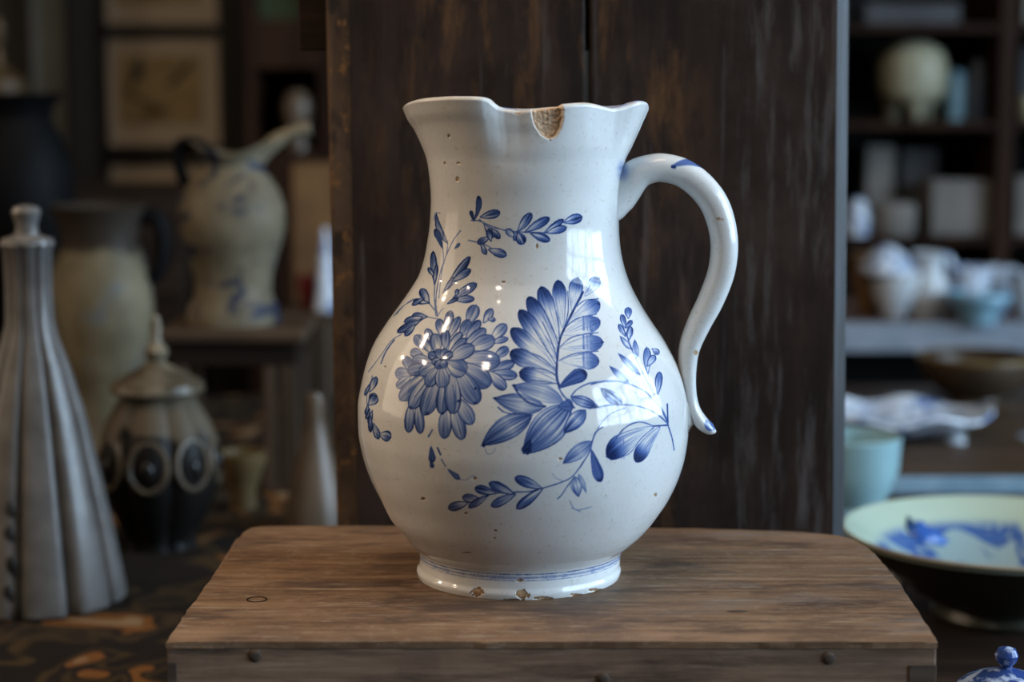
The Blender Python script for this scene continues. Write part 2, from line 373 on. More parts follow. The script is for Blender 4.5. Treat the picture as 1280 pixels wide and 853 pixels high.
# ------------------------------------------------------------------ wooden box under the jug
bx = empty('wooden_box', (.02, 1.0, ZT+.001), 'worn brown wooden box carrying the blue and white jug', 'box')
OX, OY, OZ = .02, 1.0, ZT+.001
TT = .0028
def boxtop():
    P = [(-.1622, .873), (.1993, .873), (.2015, .93), (.203, .988), (.2015, 1.054), (.1975, 1.075), (.190, 1.088), (.170, 1.098), (.11, 1.106), (0, 1.111), (-.10, 1.113), (-.148, 1.113), (-.1545, 1.108), (-.157, 1.098), (-.1588, 1.0)]
    out = []
    n = len(P)
    for i in range(n):
        a = P[i]; b = P[(i+1) % n]; L = sqrt((a[0]-b[0])**2+(a[1]-b[1])**2); k = max(1, int(L/.006))
        for q in range(k):
            t = q/k; jx = random.uniform(-.0004, .0004)
            out.append((a[0]+(b[0]-a[0])*t-OX+(jx if 0 < q else 0), a[1]+(b[1]-a[1])*t-OY+(jx if 0 < q else 0)))
    return out
poly = boxtop()
bm = bmesh.new()
vb = [bm.verts.new((x, y, ZB-.0005-TT-OZ)) for x, y in poly]; vt = [bm.verts.new((x, y, ZB-OZ)) for x, y in poly]
ft = bm.faces.new(vt); fb = bm.faces.new(list(reversed(vb)))
for i in range(len(poly)):
    bm.faces.new((vb[i], vb[(i+1) % len(poly)], vt[(i+1) % len(poly)], vt[i]))
te = [e for e in ft.edges]
bmesh.ops.bevel(bm, geom=te, offset=.0011, segments=3, affect='EDGES', profile=.6)
me = bpy.data.meshes.new('top_board'); bm.to_mesh(me); bm.free(); me.materials.append(M['box_top'])
o = bpy.data.objects.new('top_board', me); COL.objects.link(o); o.parent = bx
H0 = ZB-.0005-TT-OZ
MB().box(-.1618-OX, .1990-OX, .8735-OY, .888-OY, H0-.085, H0-.0003, .0008).build('front_board', M['box_front'], bx, smooth=False)
MB().box(-.1612-OX, -.149-OX, .8884-OY, 1.098-OY, 0, H0-.0003, .0008).build('side_board', M['box_front'], bx, smooth=False)
MB().box(.187-OX, .1985-OX, .8884-OY, 1.07-OY, 0, H0-.0003, .0008).build('side_board', M['box_front'], bx, smooth=False)
MB().box(-.148-OX, .17-OX, 1.082-OY, 1.094-OY, 0, H0-.0003, .0008).build('back_board', M['box_front'], bx, smooth=False)
MB().box(-.1618-OX, .1990-OX, .874-OY, .888-OY, 0, H0-.0855, .0008).build('front_board', M['box_front'], bx, smooth=False)
def nail(px, py):
    c = pt(px, py, .8735); g = MB()
    g.lathe([(.0030, 0), (.0031, .0006), (.0024, .0012), (.001, .0014)], 16)
    o = g.build('nail', M['iron'], bx); o.rotation_euler = (pi/2, 0, 0); o.location = (c.x-OX, .8737-OY, c.z-OZ); return o
nail(319, 820); nail(1036, 823); nail(754, 849)
# dark insert at the right end of the front (a mended corner) and left dovetail
c0 = pt(1136, 842, .8735); 
MB().box(c0.x-OX, .1991-OX, .8729-OY, .8737-OY, c0.z-OZ-.03, c0.z-OZ+.004, .0003).build('corner_patch', M['patch_wood'], bx, smooth=False)
c0 = pt(221, 838, .8735)
MB().box(-.1617-OX, c0.x-OX, .8731-OY, .8737-OY, c0.z-OZ-.03, c0.z-OZ+.004, .0003).build('corner_patch', M['patch_wood'], bx, smooth=False)
def top_at(px, py):
    a = (px-640)/F; b = (426.5-py)/F
    dy = cos(TH)+b*sin(TH); dz = -sin(TH)+b*cos(TH); s = (ZB-CZ)/dz
    return Vector((a*s-OX, dy*s-OY, ZB-OZ))
# old nail hole ring (left) and gouge (right) on the lid
c = top_at(321, 750)
g = MB(); g.lathe([(.0052, 0), (.0054, .00025), (.0045, .00025), (.0046, 0)], 24, cap0=False, cap1=False)
o = g.build('peg_ring', M['dark_wood'], bx); o.location = (c.x, c.y, c.z)
c = top_at(922, 765)
g = MB(); g.ball((0, 0, 0), 1, 14, (.0054, .0016, .0004)); o = g.build('staple', M['iron'], bx); o.location = (c.x, c.y, c.z+.0002)

# ------------------------------------------------------------------ dark planks behind the jug
YP = 1.16
pp = empty('plank_panel', (.03, YP, ZT), 'tall dark panel of two worn planks standing behind the jug', 'panel')
ztop = zz(-60, YP)
def edge_x(px, z): return px  # placeholder
def plank(xb0, xt0, xb1, xt1, m, th=.022, chl=0, chr_=0, name='plank'):
    # xb: px at y=650, xt: px at y=0 for left and right edges; extended down to the table
    def X(pb, ptp, z):
        a = pt(pb, 650, YP); b = pt(ptp, 0, YP); t = (z-a.z)/(b.z-a.z)
        return a.x+(b.x-a.x)*t
    bm = bmesh.new(); rows = []
    zs = [ZT+.0005+(ztop-ZT)*i/24 for i in range(25)]
    for z in zs:
        x0 = X(xb0, xt0, z); x1 = X(xb1, xt1, z)
        rows.append([bm.verts.new((x-.03, y-YP, z-ZT)) for x, y in
            ((x0+chl, YP), (x1-chr_, YP), (x1, YP+max(chr_*.9, .0006)), (x1, YP+th), (x0, YP+th), (x0, YP+max(chl, .0006)))])
    for i in range(24):
        for k in range(6): bm.faces.new((rows[i][k], rows[i][(k+1) % 6], rows[i+1][(k+1) % 6], rows[i+1][k]))
    bm.faces.new(rows[0][::-1]); bm.faces.new(rows[-1])
    bmesh.ops.recalc_face_normals(bm, faces=bm.faces[:])
    me = bpy.data.meshes.new(name); bm.to_mesh(me); bm.free(); me.materials.append(m)
    o = bpy.data.objects.new(name, me); COL.objects.link(o); o.parent = pp; return o
plank(421, 407, 447, 437, M['plank_rust'], chl=.002)
plank(447.6, 437.6, 735, 731, M['plank'], chr_=.0012)
o = plank(739, 737, 1057.5, 1063.5, M['plank'], chl=.0012, chr_=.0080)
o.data.materials.append(M['plank_edge'])
for f in o.data.polygons:
    if f.normal.x > .3 and f.normal.y < -.3 and f.center.x > .05: f.material_index = 1
MB().box(-.13-.03, .185-.03, .0222, .04, .05, .09, .001).build('batten', M['dark_wood'], pp, smooth=False)
MB().box(-.13-.03, .185-.03, .0222, .04, .40, .44, .001).build('batten', M['dark_wood'], pp, smooth=False)

# ------------------------------------------------------------------ THE JUG
YJ = 1.0
JX = xx(653, YJ)
jug = empty('pottery_jug', (JX, YJ, ZB), 'white tin-glazed jug with blue flowers and chipped rim on the wooden box', 'jug')
SIL = [(720.0, 522.5, 774.5), (711, 521, 776), (704, 524.5, 774.6), (697, 525, 775), (690, 524, 776), (684, 522, 779), (672, 511, 793), (660, 501, 806), (645, 488.5, 818.5), (617, 473.8, 837), (590, 461, 849), (564, 452.7, 856.0), (535, 448, 859.2), (506, 447.6, 858.4), (481, 451.6, 854), (455, 458, 845.5), (429, 468, 832.5), (403, 484, 815.5), (380, 500.6, 801), (359, 515, 790), (341, 525, 783), (310, 533, 776), (276, 537.5, 774), (250, 538.5, 774.5), (224, 536.7, 776.5), (201, 533, 782), (183, 526, 790.5), (165, 517, 798.5), (151, 507.6, 804.5), (139, 502.4, 809.7)]
def sil_world():
    out = []
    for y, l, r in SIL:
        a = pt(l, y, YJ); b = pt(r, y, YJ)
        out.append((a.z-ZB, (b.x-a.x)/2, (a.x+b.x)/2-JX))
    return np.array(out)
S = sil_world(); S[0, 0] = 0.0
HR = S[-1, 0]
def pchip(xk, yk, x):
    h = np.diff(xk); d = np.diff(yk)/h; m = np.zeros_like(yk)
    for i in range(1, len(xk)-1):
        if d[i-1]*d[i] > 0: w1 = 2*h[i]+h[i-1]; w2 = h[i]+2*h[i-1]; m[i] = (w1+w2)/(w1/d[i-1]+w2/d[i])
    m[0] = d[0]; m[-1] = d[-1]
    i = np.clip(np.searchsorted(xk, x)-1, 0, len(h)-1); t = (x-xk[i])/h[i]
    return (2*t**3-3*t**2+1)*yk[i]+(t**3-2*t**2+t)*h[i]*m[i]+(-2*t**3+3*t**2)*yk[i+1]+(t**3-t**2)*h[i]*m[i+1]
PXM = pxl(YJ, 1, 130)
RIM = [(-180, 153, 134), (-165, 152, 129), (-150, 150, 124.5), (-138, 148, 122.5), (-127, 146, 121.5), (-119, 144, 121.5), (-112.5, 140.5, 122.3), (-109.2, 135, 124.8), (-106.8, 130, 130.5), (-104.5, 126, 134.3), (-101, 123, 136.5), (-95, 122.5, 137.5), (-88, 126, 136.5), (-78, 131, 133), (-66, 134, 130), (-58, 134, 129), (-50, 132, 130.5), (-42, 131, 133.5), (-35, 132, 135.5), (-29, 138, 133.5), (-23.5, 146, 129), (-17, 151, 127), (-8, 154, 128.5), (0, 154.5, 135),
       (12, 152, 131), (28, 138, 134), (45, 126, 136), (65, 122, 136), (90, 118, 139), (108, 122, 136), (120, 138, 130), (145, 148, 129), (165, 152, 130), (180, 153, 134)]
RIM = np.array(RIM, float)
def percub(x):   # smooth periodic interpolation of rim data
    r = pchip(RIM[:, 0], RIM[:, 1], x); y = pchip(RIM[:, 0], RIM[:, 2], x)
    return r*PXM, y
def sm(a, b, x):
    t = np.clip((x-a)/(b-a), 0, 1); return t*t*(3-2*t)
NF, NB, NR = 860, 130, 720
half = radians(98)
th_f = np.linspace(-pi/2-half, -pi/2+half, NF, endpoint=False)
th_b = np.linspace(-pi/2+half, -pi/2-half+2*pi, NB, endpoint=False)
th = np.concatenate([th_f, th_b]); NTH = len(th)
thw = (np.degrees(th)+180) % 360-180
rr, yr = percub(thw)
ztopv = np.array([zz(y, YJ) for y in yr])-ZB-.0012
# smooth the rim curves a little
def profR(z): return pchip(S[:, 0], S[:, 1], z)
def profC(z): return pchip(S[:, 0], S[:, 2], z)
u = np.linspace(0, 1, NR)
zrow = u*HR
zN0 = zz(235, YJ)-ZB
wz = sm(zN0, HR, zrow)[:, None]
Z = zrow[:, None]+wz*(ztopv[None, :]-HR)
Rb = profR(zrow)[:, None]
wr_ = sm(zz(228, YJ)-ZB, HR+.008, zrow)[:, None]/sm(zz(228, YJ)-ZB, HR+.008, HR)
R = Rb+(rr[None, :]-S[-1, 1])*wr_**1.15
CX = profC(zrow)[:, None]
# hand-thrown unevenness
R = R*(1+.0022*np.sin(3*th+7*Z/HR)[...]+.0012*np.sin(2*th-9*Z/HR))
def proj(Xw, Yw, Zw):
    dz = Zw-CZ; dep = Yw*cos(TH)-dz*sin(TH); up = Yw*sin(TH)+dz*cos(TH)
    return 640+F*Xw/dep, 426.5-F*up/dep
Xo = JX+CX+R*np.cos(th); Yo = YJ+R*np.sin(th)
PX, PY = proj(Xo, Yo, Z+ZB)
front = (np.sin(th) < .12)[None, :] & np.ones_like(PX, bool)
PXf = np.where(front, PX, -999); 
rng = np.random.RandomState(3)
def vnoise(x, y, seed=0):
    r = np.random.RandomState(seed); G = r.rand(64, 64)
    xi = np.floor(x).astype(int); yi = np.floor(y).astype(int); fx = x-xi; fy = y-yi
    fx = fx*fx*(3-2*fx); fy = fy*fy*(3-2*fy); g = lambda a, b: G[a % 64, b % 64]
    return (g(xi, yi)*(1-fx)+g(xi+1, yi)*fx)*(1-fy)+(g(xi, yi+1)*(1-fx)+g(xi+1, yi+1)*fx)*fy
# chip in the rim
jit = (vnoise(PX*.25, PY*.25, 1)-.5)*3
chw = 19.5*np.sqrt(np.clip(1-(np.clip(PY-143, 0, 99)/30.5)**1.7, 0, 1))
cd = np.minimum(chw-np.abs(PX-684.5-(PY-140)*.08), 60)+jit*.5
chip = np.where(front & (PY < 176) & (np.abs(PX-685) < 30), np.clip(cd/1.6+.5, 0, 1), 0)
R = R-chip*(.0022+.0010*vnoise(PX*.35, PY*.35, 2)+.0012*sm(0, 12, cd))
# foot chips
FCH = [(597, 741, 9, 5.5), (652, 743.5, 9, 6), (680, 748.5, 13, 2.2), (720, 744, 7, 2), (744, 738, 9, 1.8), (640, 750.5, 14, 1.5), (649, 726, 5, 1.6)]
fchip = np.zeros_like(PX)
for cx, cy, a, b in FCH:
    q = ((PX-cx)/a)**2+((PY-cy)/b)**2+(vnoise(PX*.4, PY*.4, 5)-.5)*1.1
    fchip = np.maximum(fchip, np.where(front, sm(1.1, .8, q), 0))
R = R-fchip*.0006
# pits in the glaze
PIT = [(571.5, 224, 2.0, 3), (556, 204, 1.3, 1.8), (561, 170, 1.3, 2), (573, 204, 2.5, .9), (529, 624, 2.6, 1.8), (593.5, 598.5, 2.2, 2.0), (582.5, 642, 2.4, 1.6), (629, 353, 2.6, 1.3), (671, 308, 1.6, 3.2), (819.5, 619, 1.8, 2.4), (619, 663.5, 2.4, 1.2), (700, 574, 2.6, 1.6), (618, 673, 1.6, 1), (583, 691, 6, 1.0), (690, 556, 1.5, 1), (481, 459, 1.5, 1), (703, 138, 3, 1.1), (724, 129, 2.5, 1.3), (647, 142, 5, .9)]
pit = np.zeros_like(PX)
for cx, cy, a, b in PIT:
    q = ((PX-cx)/a)**2+((PY-cy)/b)**2
    pit = np.maximum(pit, np.where(front, sm(1.5, .5, q), 0))
R = R-pit*.0004
# ---------------- blue painting, evaluated on the surface vertices
D = np.zeros_like(PX)
PXs = PXf
def region(x0, x1, y0, y1):
    # rows/cols bbox (rows are nearly horizontal)
    rmask = (PY.min(axis=1) <= y1+2) & (np.where(front, PY, -1e9).max(axis=1) >= y0-2)
    r = np.where(rmask)[0]
    if len(r) == 0: return None
    sub = PXs[r[0]:r[-1]+1]
    cmask = ((sub >= x0-2) & (sub <= x1+2)).any(axis=0)
    c = np.where(cmask)[0]
    if len(c) == 0: return None
    return slice(r[0], r[-1]+1), slice(c[0], c[-1]+1)
def petal(bx_, by_, tx, ty, hw, kind='p', dens=.62, bend=0.0):
    m = hw*1.5+abs(bend)
    rg_ = region(min(bx_, tx)-m, max(bx_, tx)+m, min(by_, ty)-m, max(by_, ty)+m)
    if rg_ is None: return
    X = PXs[rg_]; Y = PY[rg_]; L = sqrt((tx-bx_)**2+(ty-by_)**2); ax, ay = (tx-bx_)/L, (ty-by_)/L
    uu = ((X-bx_)*ax+(Y-by_)*ay)/L; vv = (-(X-bx_)*ay+(Y-by_)*ax)
    vv = vv-bend*4*uu*(1-uu)
    uc = np.clip(uu, 0, 1)
    if kind == 'p':   sh = np.where(uc < .62, .22+.78*np.sin(uc/.62*pi/2), np.sqrt(np.clip(1-((uc-.62)/.38)**2, 0, 1)))
    elif kind == 'l': sh = np.sin(pi*uc**.85)**.8
    else:             sh = np.where(uc < .7, (uc/.7)**.7, np.sqrt(np.clip(1-((uc-.7)/.3)**2, 0, 1)))
    sh = np.clip(sh, .001, None)
    jj = (vnoise(X*.5+bx_, Y*.5+by_, 9)-.5)*.9
    e = hw*sh-np.abs(vv)+jj*.5
    e = np.minimum(e, np.minimum(uu, 1-uu)*L+.8)
    a = np.clip(e/1.1+.5, 0, 1)*(X > -900)
    vn = vv/(hw*sh+.01)
    st = vnoise(vn*hw*.85+tx, uu*1.3+ty*.1, 11); st2 = vnoise(vn*hw*.45+bx_, uu*2+by_*.1, 12)
    if kind == 'p':
        base = .15+.30*sm(.15, .85, uc)+.40*(st-.5)+.24*(st2-.5)
        base = base+.50*sm(1.8, .4, e)+.14*sm(.86, 1, uc)
    elif kind == 'l':
        base = .20+.50*np.abs(uc-.42)*1.6+.60*(st-.48)+.20*(st2-.5)+.34*sm(1.5, .2, e)+.4*sm(.92, 1, uc)
    elif kind == 'f':  # fan leaflet: dark end fading in streaks to almost bare
        base = .03+.70*sm(.44+.6*(st-.5), .92, uc)+.95*(st-.52)*sm(.05, .3, uc)*sm(1.05, .6, uc)+.42*sm(1.3, .2, e)+.25*sm(.94, 1, uc)
    else:
        base = .60+.25*(st-.5)+.22*sm(1.5, .2, e)+.25*sm(.8, 1, uc)
    base = np.clip(base*(dens/.62), .02, 1.0)
    D[rg_] = D[rg_]*(1-a)+base*a
def stroke(P, wd=1.0, dens=.7):
    Q = np.array(spl(P, 6)); x0, y0 = Q.min(0); x1, y1 = Q.max(0)
    rg_ = region(x0-3, x1+3, y0-3, y1+3)
    if rg_ is None: return
    X = PXs[rg_]; Y = PY[rg_]; d = np.full(X.shape, 1e9)
    for i in range(len(Q)-1):
        ax, ay = Q[i]; bx2, by2 = Q[i+1]; dx, dy = bx2-ax, by2-ay; L2 = dx*dx+dy*dy+1e-9
        t = np.clip(((X-ax)*dx+(Y-ay)*dy)/L2, 0, 1)
        d = np.minimum(d, np.hypot(X-ax-t*dx, Y-ay-t*dy))
    wv = wd*(.8+.5*vnoise(X*.15, Y*.15, 21))
    a = np.clip((wv/2-d)/.9+.5, 0, 1)*(X > -900)*dens*(.8+.4*vnoise(X*.3, Y*.3, 22))
    D[rg_] = np.maximum(D[rg_], a)
def dot(x, y, r, dens=.95): petal(x-r, y, x+r, y, r, 'd', dens)
class Crop:
    def __init__(s, ox, oy, k): s.o = (ox, oy); s.k = k
    def P(s, rows, kind='p', dens=.62):
        for q in rows:
            b = q[5] if len(q) > 5 else 0
            petal(s.o[0]+q[0]/s.k, s.o[1]+q[1]/s.k, s.o[0]+q[2]/s.k, s.o[1]+q[3]/s.k, q[4]/s.k, kind, dens, b/s.k)
    def L(s, pts, wd=1.2, dens=.65): stroke([(s.o[0]+x/s.k, s.o[1]+y/s.k) for x, y in pts], wd, dens)
    def dot(s, x, y, r, d=.95): dot(s.o[0]+x/s.k, s.o[1]+y/s.k, r/s.k, d)
# chrysanthemum
A = Crop(480, 370, 4.489)
A.P([(335, 235, 305, 130, 27), (345, 235, 375, 83, 27), (360, 240, 425, 118, 24), (470, 160, 518, 52, 36), (560, 150, 607, 73, 24), (585, 130, 626, 136, 14),
     (430, 230, 478, 135, 30), (460, 240, 540, 138, 26), (600, 250, 686, 160, 32), (600, 262, 697, 240, 18), (620, 345, 697, 292, 28),
     (270, 270, 240, 184, 24), (240, 300, 172, 222, 30), (215, 330, 148, 315, 28), (260, 320, 232, 252, 24),
     (160, 430, 116, 340, 28), (150, 440, 62, 432, 34), (150, 450, 72, 515, 27),
     (590, 430, 732, 372, 30), (600, 430, 748, 450, 31), (590, 425, 682, 526, 33),
     (150, 600, 138, 768, 29), (190, 600, 205, 774, 28), (350, 600, 338, 803, 38), (385, 600, 440, 808, 40), (410, 570, 495, 722, 42)])
A.P([(450, 285, 570, 185, 32), (470, 300, 622, 240, 44), (440, 360, 652, 365, 56), (430, 380, 596, 505, 58), (400, 400, 528, 606, 56),
     (300, 330, 285, 210, 35), (270, 370, 155, 362, 38), (250, 400, 132, 425, 36),
     (250, 430, 88, 585, 44), (270, 430, 148, 634, 45), (310, 440, 225, 670, 50), (350, 440, 322, 664, 40), (385, 430, 388, 664, 46)])
A.P([(345, 300, 345, 190, 27), (360, 310, 435, 205, 25), (370, 320, 462, 240, 24),
     (310, 380, 198, 440, 38), (315, 390, 240, 508, 38), (325, 390, 328, 518, 42), (350, 370, 462, 430, 54), (360, 355, 507, 285, 42)])
A.P([(322, 357, 248, 325, 26), (322, 357, 270, 380, 24), (322, 357, 298, 300, 24), (322, 357, 350, 298, 24), (322, 357, 385, 320, 22), (322, 357, 295, 408, 24), (322, 357, 345, 405, 24)], 'p', .7)
A.dot(322, 357, 10)
for x, y in ((148, 628), (420, 590), (512, 602), (242, 660), (326, 660), (512, 520)): A.dot(x, y, 8, .9)
for P in ([(275, 470), (230, 560), (215, 640)], [(385, 500), (395, 560), (415, 600)], [(250, 470), (170, 570)], [(340, 520), (345, 640)]): A.L(P, 1.0, .75)
# fan leaf
Z4 = Crop(600, 320, 4.739)
Z4.P([(620, 240, 702, 130, 36), (545, 330, 577, 132, 42), (490, 430, 463, 145, 42), (470, 500, 360, 183, 46), (460, 560, 286, 243, 46), (450, 610, 233, 322, 46), (445, 665, 185, 432, 50), (455, 700, 178, 570, 52), (468, 755, 232, 690, 46)], 'f', .66)
Z4.P([(520, 400, 708, 275, 46), (480, 470, 712, 385, 48), (470, 545, 728, 510, 50), (475, 620, 706, 625, 50)], 'f', .50)
Z4.P([(465, 785, 632, 690, 44, -8)], 'd', .66)
Z4.L([(468, 775), (455, 720), (455, 650), (462, 560), (478, 480), (510, 410), (560, 310), (610, 215)], 2.6, .78)
for P in ([(455, 650), (400, 560), (300, 400)], [(455, 600), (420, 500), (370, 390)], [(465, 530), (430, 430), (380, 320)], [(470, 500), (465, 400), (450, 330)], [(500, 420), (522, 330), (520, 210)],
          [(450, 680), (360, 600), (250, 560)], [(470, 760), (380, 745), (290, 735)], [(500, 430), (570, 375), (690, 345)], [(475, 540), (550, 480), (700, 455)], [(470, 620), (560, 580), (700, 565)], [(560, 310), (620, 265), (700, 255)],
          [(460, 720), (400, 680), (270, 655)]): Z4.L(P, 1.1, .72)
for x, y in ((702, 135), (577, 132), (365, 188), (292, 248), (240, 325), (195, 430), (190, 570), (700, 622), (725, 512), (703, 285), (625, 700), (245, 688), (458, 150)): Z4.dot(x, y, 7, .85)
for x, w_ in ((612, 2.6), (634, 1.4), (658, 4.5)):
    for yy in (360, 470, 575): Z4.L([(x, yy), (x+3, yy+78)], w_, .42)
# large lower leaves
Cc = Crop(590, 460, 7.111)
Cc.P([(640, 350, 195, 272, 92, -8), ], 'l', .58)
Cc.P([(810, 300, 362, 160, 78, 22)], 'l', .50)
Cc.P([(530, 425, 85, 692, 105, 18)], 'l', .78)
Cc.P([(870, 335, 455, 765, 150)], 'l', .62)
Cc.P([(760, 345, 900, 330, 60)], 'd', .55)
Cc.P([(520, 640, 470, 765, 45)], 'd', .8)
Cc.P([(880, 262, 1130, 352, 48)], 'l', .78)
Cc.P([(1010, 375, 818, 580, 68)], 'l', .75)
Cc.P([(1300, 325, 1148, 182, 46)], 'l', .75)
Cc.L([(770, 170), (800, 230), (850, 290), (912, 357)], 1.6, .75)
Cc.L([(370, 155), (420, 240), (490, 300), (570, 335), (650, 345)], 2.2, .72)
Cc.L([(880, 255), (930, 195), (1010, 150), (1100, 128), (1290, 120)], 1.6, .62)
Cc.L([(1040, 365), (1140, 345), (1250, 325)], 1.2, .6)
Cc.L([(230, 350), (290, 395), (400, 415), (540, 420)], 1.3, .7)
Cc.L([(120, 720), (130, 760), (165, 768), (200, 740), (205, 715)], .9, .4)
for k in range(9): Cc.L([(800-k*22, 330+k*16), (730-k*24, 420+k*28)], .8, .5)
for k in range(6): Cc.L([(560+k*20, 520+k*8), (545+k*26, 640-k*6)], .8, .4)
Cc.dot(370, 158, 14); Cc.dot(200, 270, 12); Cc.dot(100, 690, 18); Cc.dot(480, 745, 30, .85)
# right spray
Dd = Crop(740, 370, 3.877)
Dd.L([(398, 748), (388, 690), (370, 632), (362, 598), (335, 540), (300, 475), (260, 400), (215, 310), (185, 240), (165, 180)], 1.3, .68)
Dd.L([(-4, 430), (60, 413), (130, 415), (200, 435), (270, 475), (330, 545), (366, 612)], 1.4, .62)
Dd.L([(30, 540), (90, 530), (190, 530), (270, 550), (330, 585), (368, 622)], 1.4, .62)
Dd.L([(160, 545), (90, 572), (40, 625), (8, 690)], 1.1, .45)
Dd.L([(365, 525), (368, 628)], 1.6, .75); Dd.L([(295, 632), (368, 627)], 1.8, .75)
Dd.L([(270, 365), (275, 400), (300, 460)], 1, .6); Dd.L([(317, 470), (322, 510)], 1, .6)
Dd.P([(176, 108, 175, 56, 18), (162, 155, 144, 90, 14), (165, 155, 194, 120, 12), (162, 195, 130, 138, 13), (178, 213, 187, 148, 16), (270, 375, 266, 250, 19), (268, 340, 306, 288, 17), (292, 258, 326, 280, 15), (318, 475, 327, 368, 18)], 'p', .66)
Dd.P([(188, 258, 136, 196, 14), (215, 305, 207, 213, 16), (232, 382, 128, 280, 17), (180, 428, 86, 342, 17)], 'l', .5)
Dd.P([(148, 530, 42, 448, 26)], 'l', .75)
Dd.P([(300, 634, 72, 780, 52, 14)], 'f', .75)
Dd.P([(332, 632, 212, 806, 34, 6)], 'f', .75)
Dd.L([(300, 632), (230, 612), (160, 640), (105, 710), (74, 775)], 1.2, .75); Dd.L([(300, 640), (240, 690), (180, 765), (100, 795)], 1, .6)
for x in (120, 138, 152): Dd.L([(x, 690), (x+3, 790)], 1.3, .45)
Dd.L([(72, 778), (95, 792)], 2.5, .9)
# lower spray
E = Crop(520, 540, 4.923)
E.L([(310, 438), (400, 410), (480, 380), (600, 372), (700, 368), (770, 350), (870, 320), (950, 285), (1000, 230), (1040, 170), (1070, 120), (1085, 60), (1105, 5), (1150, -30)], 1.4, .66)
E.P([(318, 438, 198, 472, 28), (400, 420, 285, 402, 26), (440, 395, 322, 466, 22), (490, 378, 362, 347, 28), (600, 382, 450, 315, 30), (610, 385, 462, 458, 28), (770, 348, 608, 282, 32), (775, 352, 618, 474, 30)], 'p', .80)
E.P([(1082, 60, 905, 195, 44)], 'l', .55); E.P([(1078, 108, 1135, 308, 34)], 'd', .62)
E.P([(975, 275, 1000, 400, 34)], 'l', .55); E.P([(1000, 260, 1048, 375, 16)], 'l', .3)
E.L([(970, 285), (925, 345), (895, 390), (872, 412)], 1.3, .6); E.L([(840, 258), (860, 285), (900, 300)], .9, .3); E.L([(945, 425), (985, 480), (1080, 462)], 1.1, .35); E.L([(960, 470), (1010, 492)], 1.6, .3)
E.L([(1120, 300), (1138, 300)], 3, .85)
E.P([(92, 88, 102, 190, 22), (88, 175, 104, 222, 14)], 'd', .62); E.L([(132, 98), (152, 142)], 1.8, .7); E.L([(155, 168), (182, 212)], 1.5, .55); E.P([(192, 228, 268, 292, 17)], 'd', .5); E.L([(262, 288), (310, 297), (350, 268), (370, 285)], .8, .35)
E.L([(78, 28), (100, -10)], 2.2, .6)
# sprig at the far left
G = Crop(440, 480, 4.739)
G.P([(120, 120, 130, 55, 24), (120, 160, 100, 240, 14), (105, 150, 85, 210, 12), (108, 190, 110, 288, 14), (128, 238, 158, 328, 20), (166, 298, 232, 318, 32)], 'p', .75)
G.L([(90, 20), (88, 100), (100, 190), (125, 245), (165, 298)], 1, .5)
H3 = Crop(440, 300, 3.877)
H3.P([(88, 735, 118, 665, 17), (80, 800, 122, 760, 22), (85, 700, 62, 755, 9), (78, 800, 68, 850, 10)], 'p', .7)
H3.L([(98, 660), (85, 740), (75, 830)], .9, .5)
H3.L([(240, 458), (190, 490), (140, 560), (80, 640)], .9, .45); H3.L([(205, 485), (165, 540), (140, 600)], 1.6, .55)
H3.L([(300, 285), (250, 320), (215, 360)], 1.0, .5)
# upper left spray and top sprigs
B = Crop(490, 230, 4.488)
B.L([(255, 745), (246, 650), (268, 510), (305, 400), (345, 315), (385, 262)], 1.2, .62); B.L([(262, 640), (275, 520), (288, 440), (285, 350)], 1.0, .55); B.L([(246, 740), (238, 640), (240, 555)], 1.1, .6)
B.L([(290, 450), (308, 380), (312, 320)], 1, .55); B.L([(236, 200), (245, 165), (270, 165)], 1, .6)
B.P([(312, 335, 248, 162, 17, -16)], 'l', .8)
B.P([(285, 365, 243, 252, 18)], 'd', .66)
B.P([(240, 560, 230, 378, 19), (236, 520, 203, 470, 13), (238, 562, 252, 452, 13)], 'p', .8)
B.P([(350, 365, 380, 335, 10)], 'd', .5)
B.P([(300, 600, 438, 408, 24), (288, 612, 345, 525, 13), (340, 545, 442, 480, 23), (345, 640, 475, 560, 26), (350, 650, 462, 645, 22), (312, 672, 372, 640, 12), (358, 630, 370, 590, 12)], 'p', .72)
B.P([(206, 668, 162, 588, 24), (206, 668, 118, 655, 16), (180, 640, 112, 680, 14)], 'p', .8)
B.P([(195, 745, 110, 745, 24), (170, 750, 68, 775, 22), (160, 765, 30, 832, 22), (130, 790, 72, 852, 18)], 'p', .8)
B.L([(190, 745), (255, 758)], 1, .6); B.L([(205, 665), (250, 722)], 1, .6); B.L([(115, 655), (60, 688), (10, 742)], 1, .45); B.L([(255, 745), (275, 710), (290, 700)], .9, .4)
B.P([(458, 208, 486, 66, 17, 12)], 'd', .72); B.P([(458, 208, 442, 150, 12)], 'd', .72); B.P([(498, 186, 607, 160, 25)], 'p', .85)
B.L([(445, 205), (490, 208), (560, 238), (640, 262), (720, 270), (860, 274)], 1.3, .62); B.L([(490, 200), (530, 240), (545, 290)], 1.4, .6)
B.P([(520, 230, 575, 300, 22), (560, 250, 605, 308, 18), (545, 300, 480, 335, 20), (555, 320, 540, 255, 18), (500, 335, 528, 398, 15)], 'p', .75)
B.L([(428, 317), (480, 328), (540, 350), (570, 375)], 1.2, .6); B.P([(545, 368, 642, 402, 25)], 'p', .85)
B.P([(690, 300, 640, 255, 20), (700, 265, 688, 320, 14)], 'p', .6); B.P([(708, 265, 782, 165, 25), (705, 275, 738, 338, 28), (750, 268, 884, 190, 25), (780, 278, 886, 318, 24), (858, 272, 962, 200, 18), (868, 274, 980, 245, 22), (965, 215, 1067, 185, 28)], 'p', .85)
B.L([(955, 218), (1010, 205)], .9, .5)
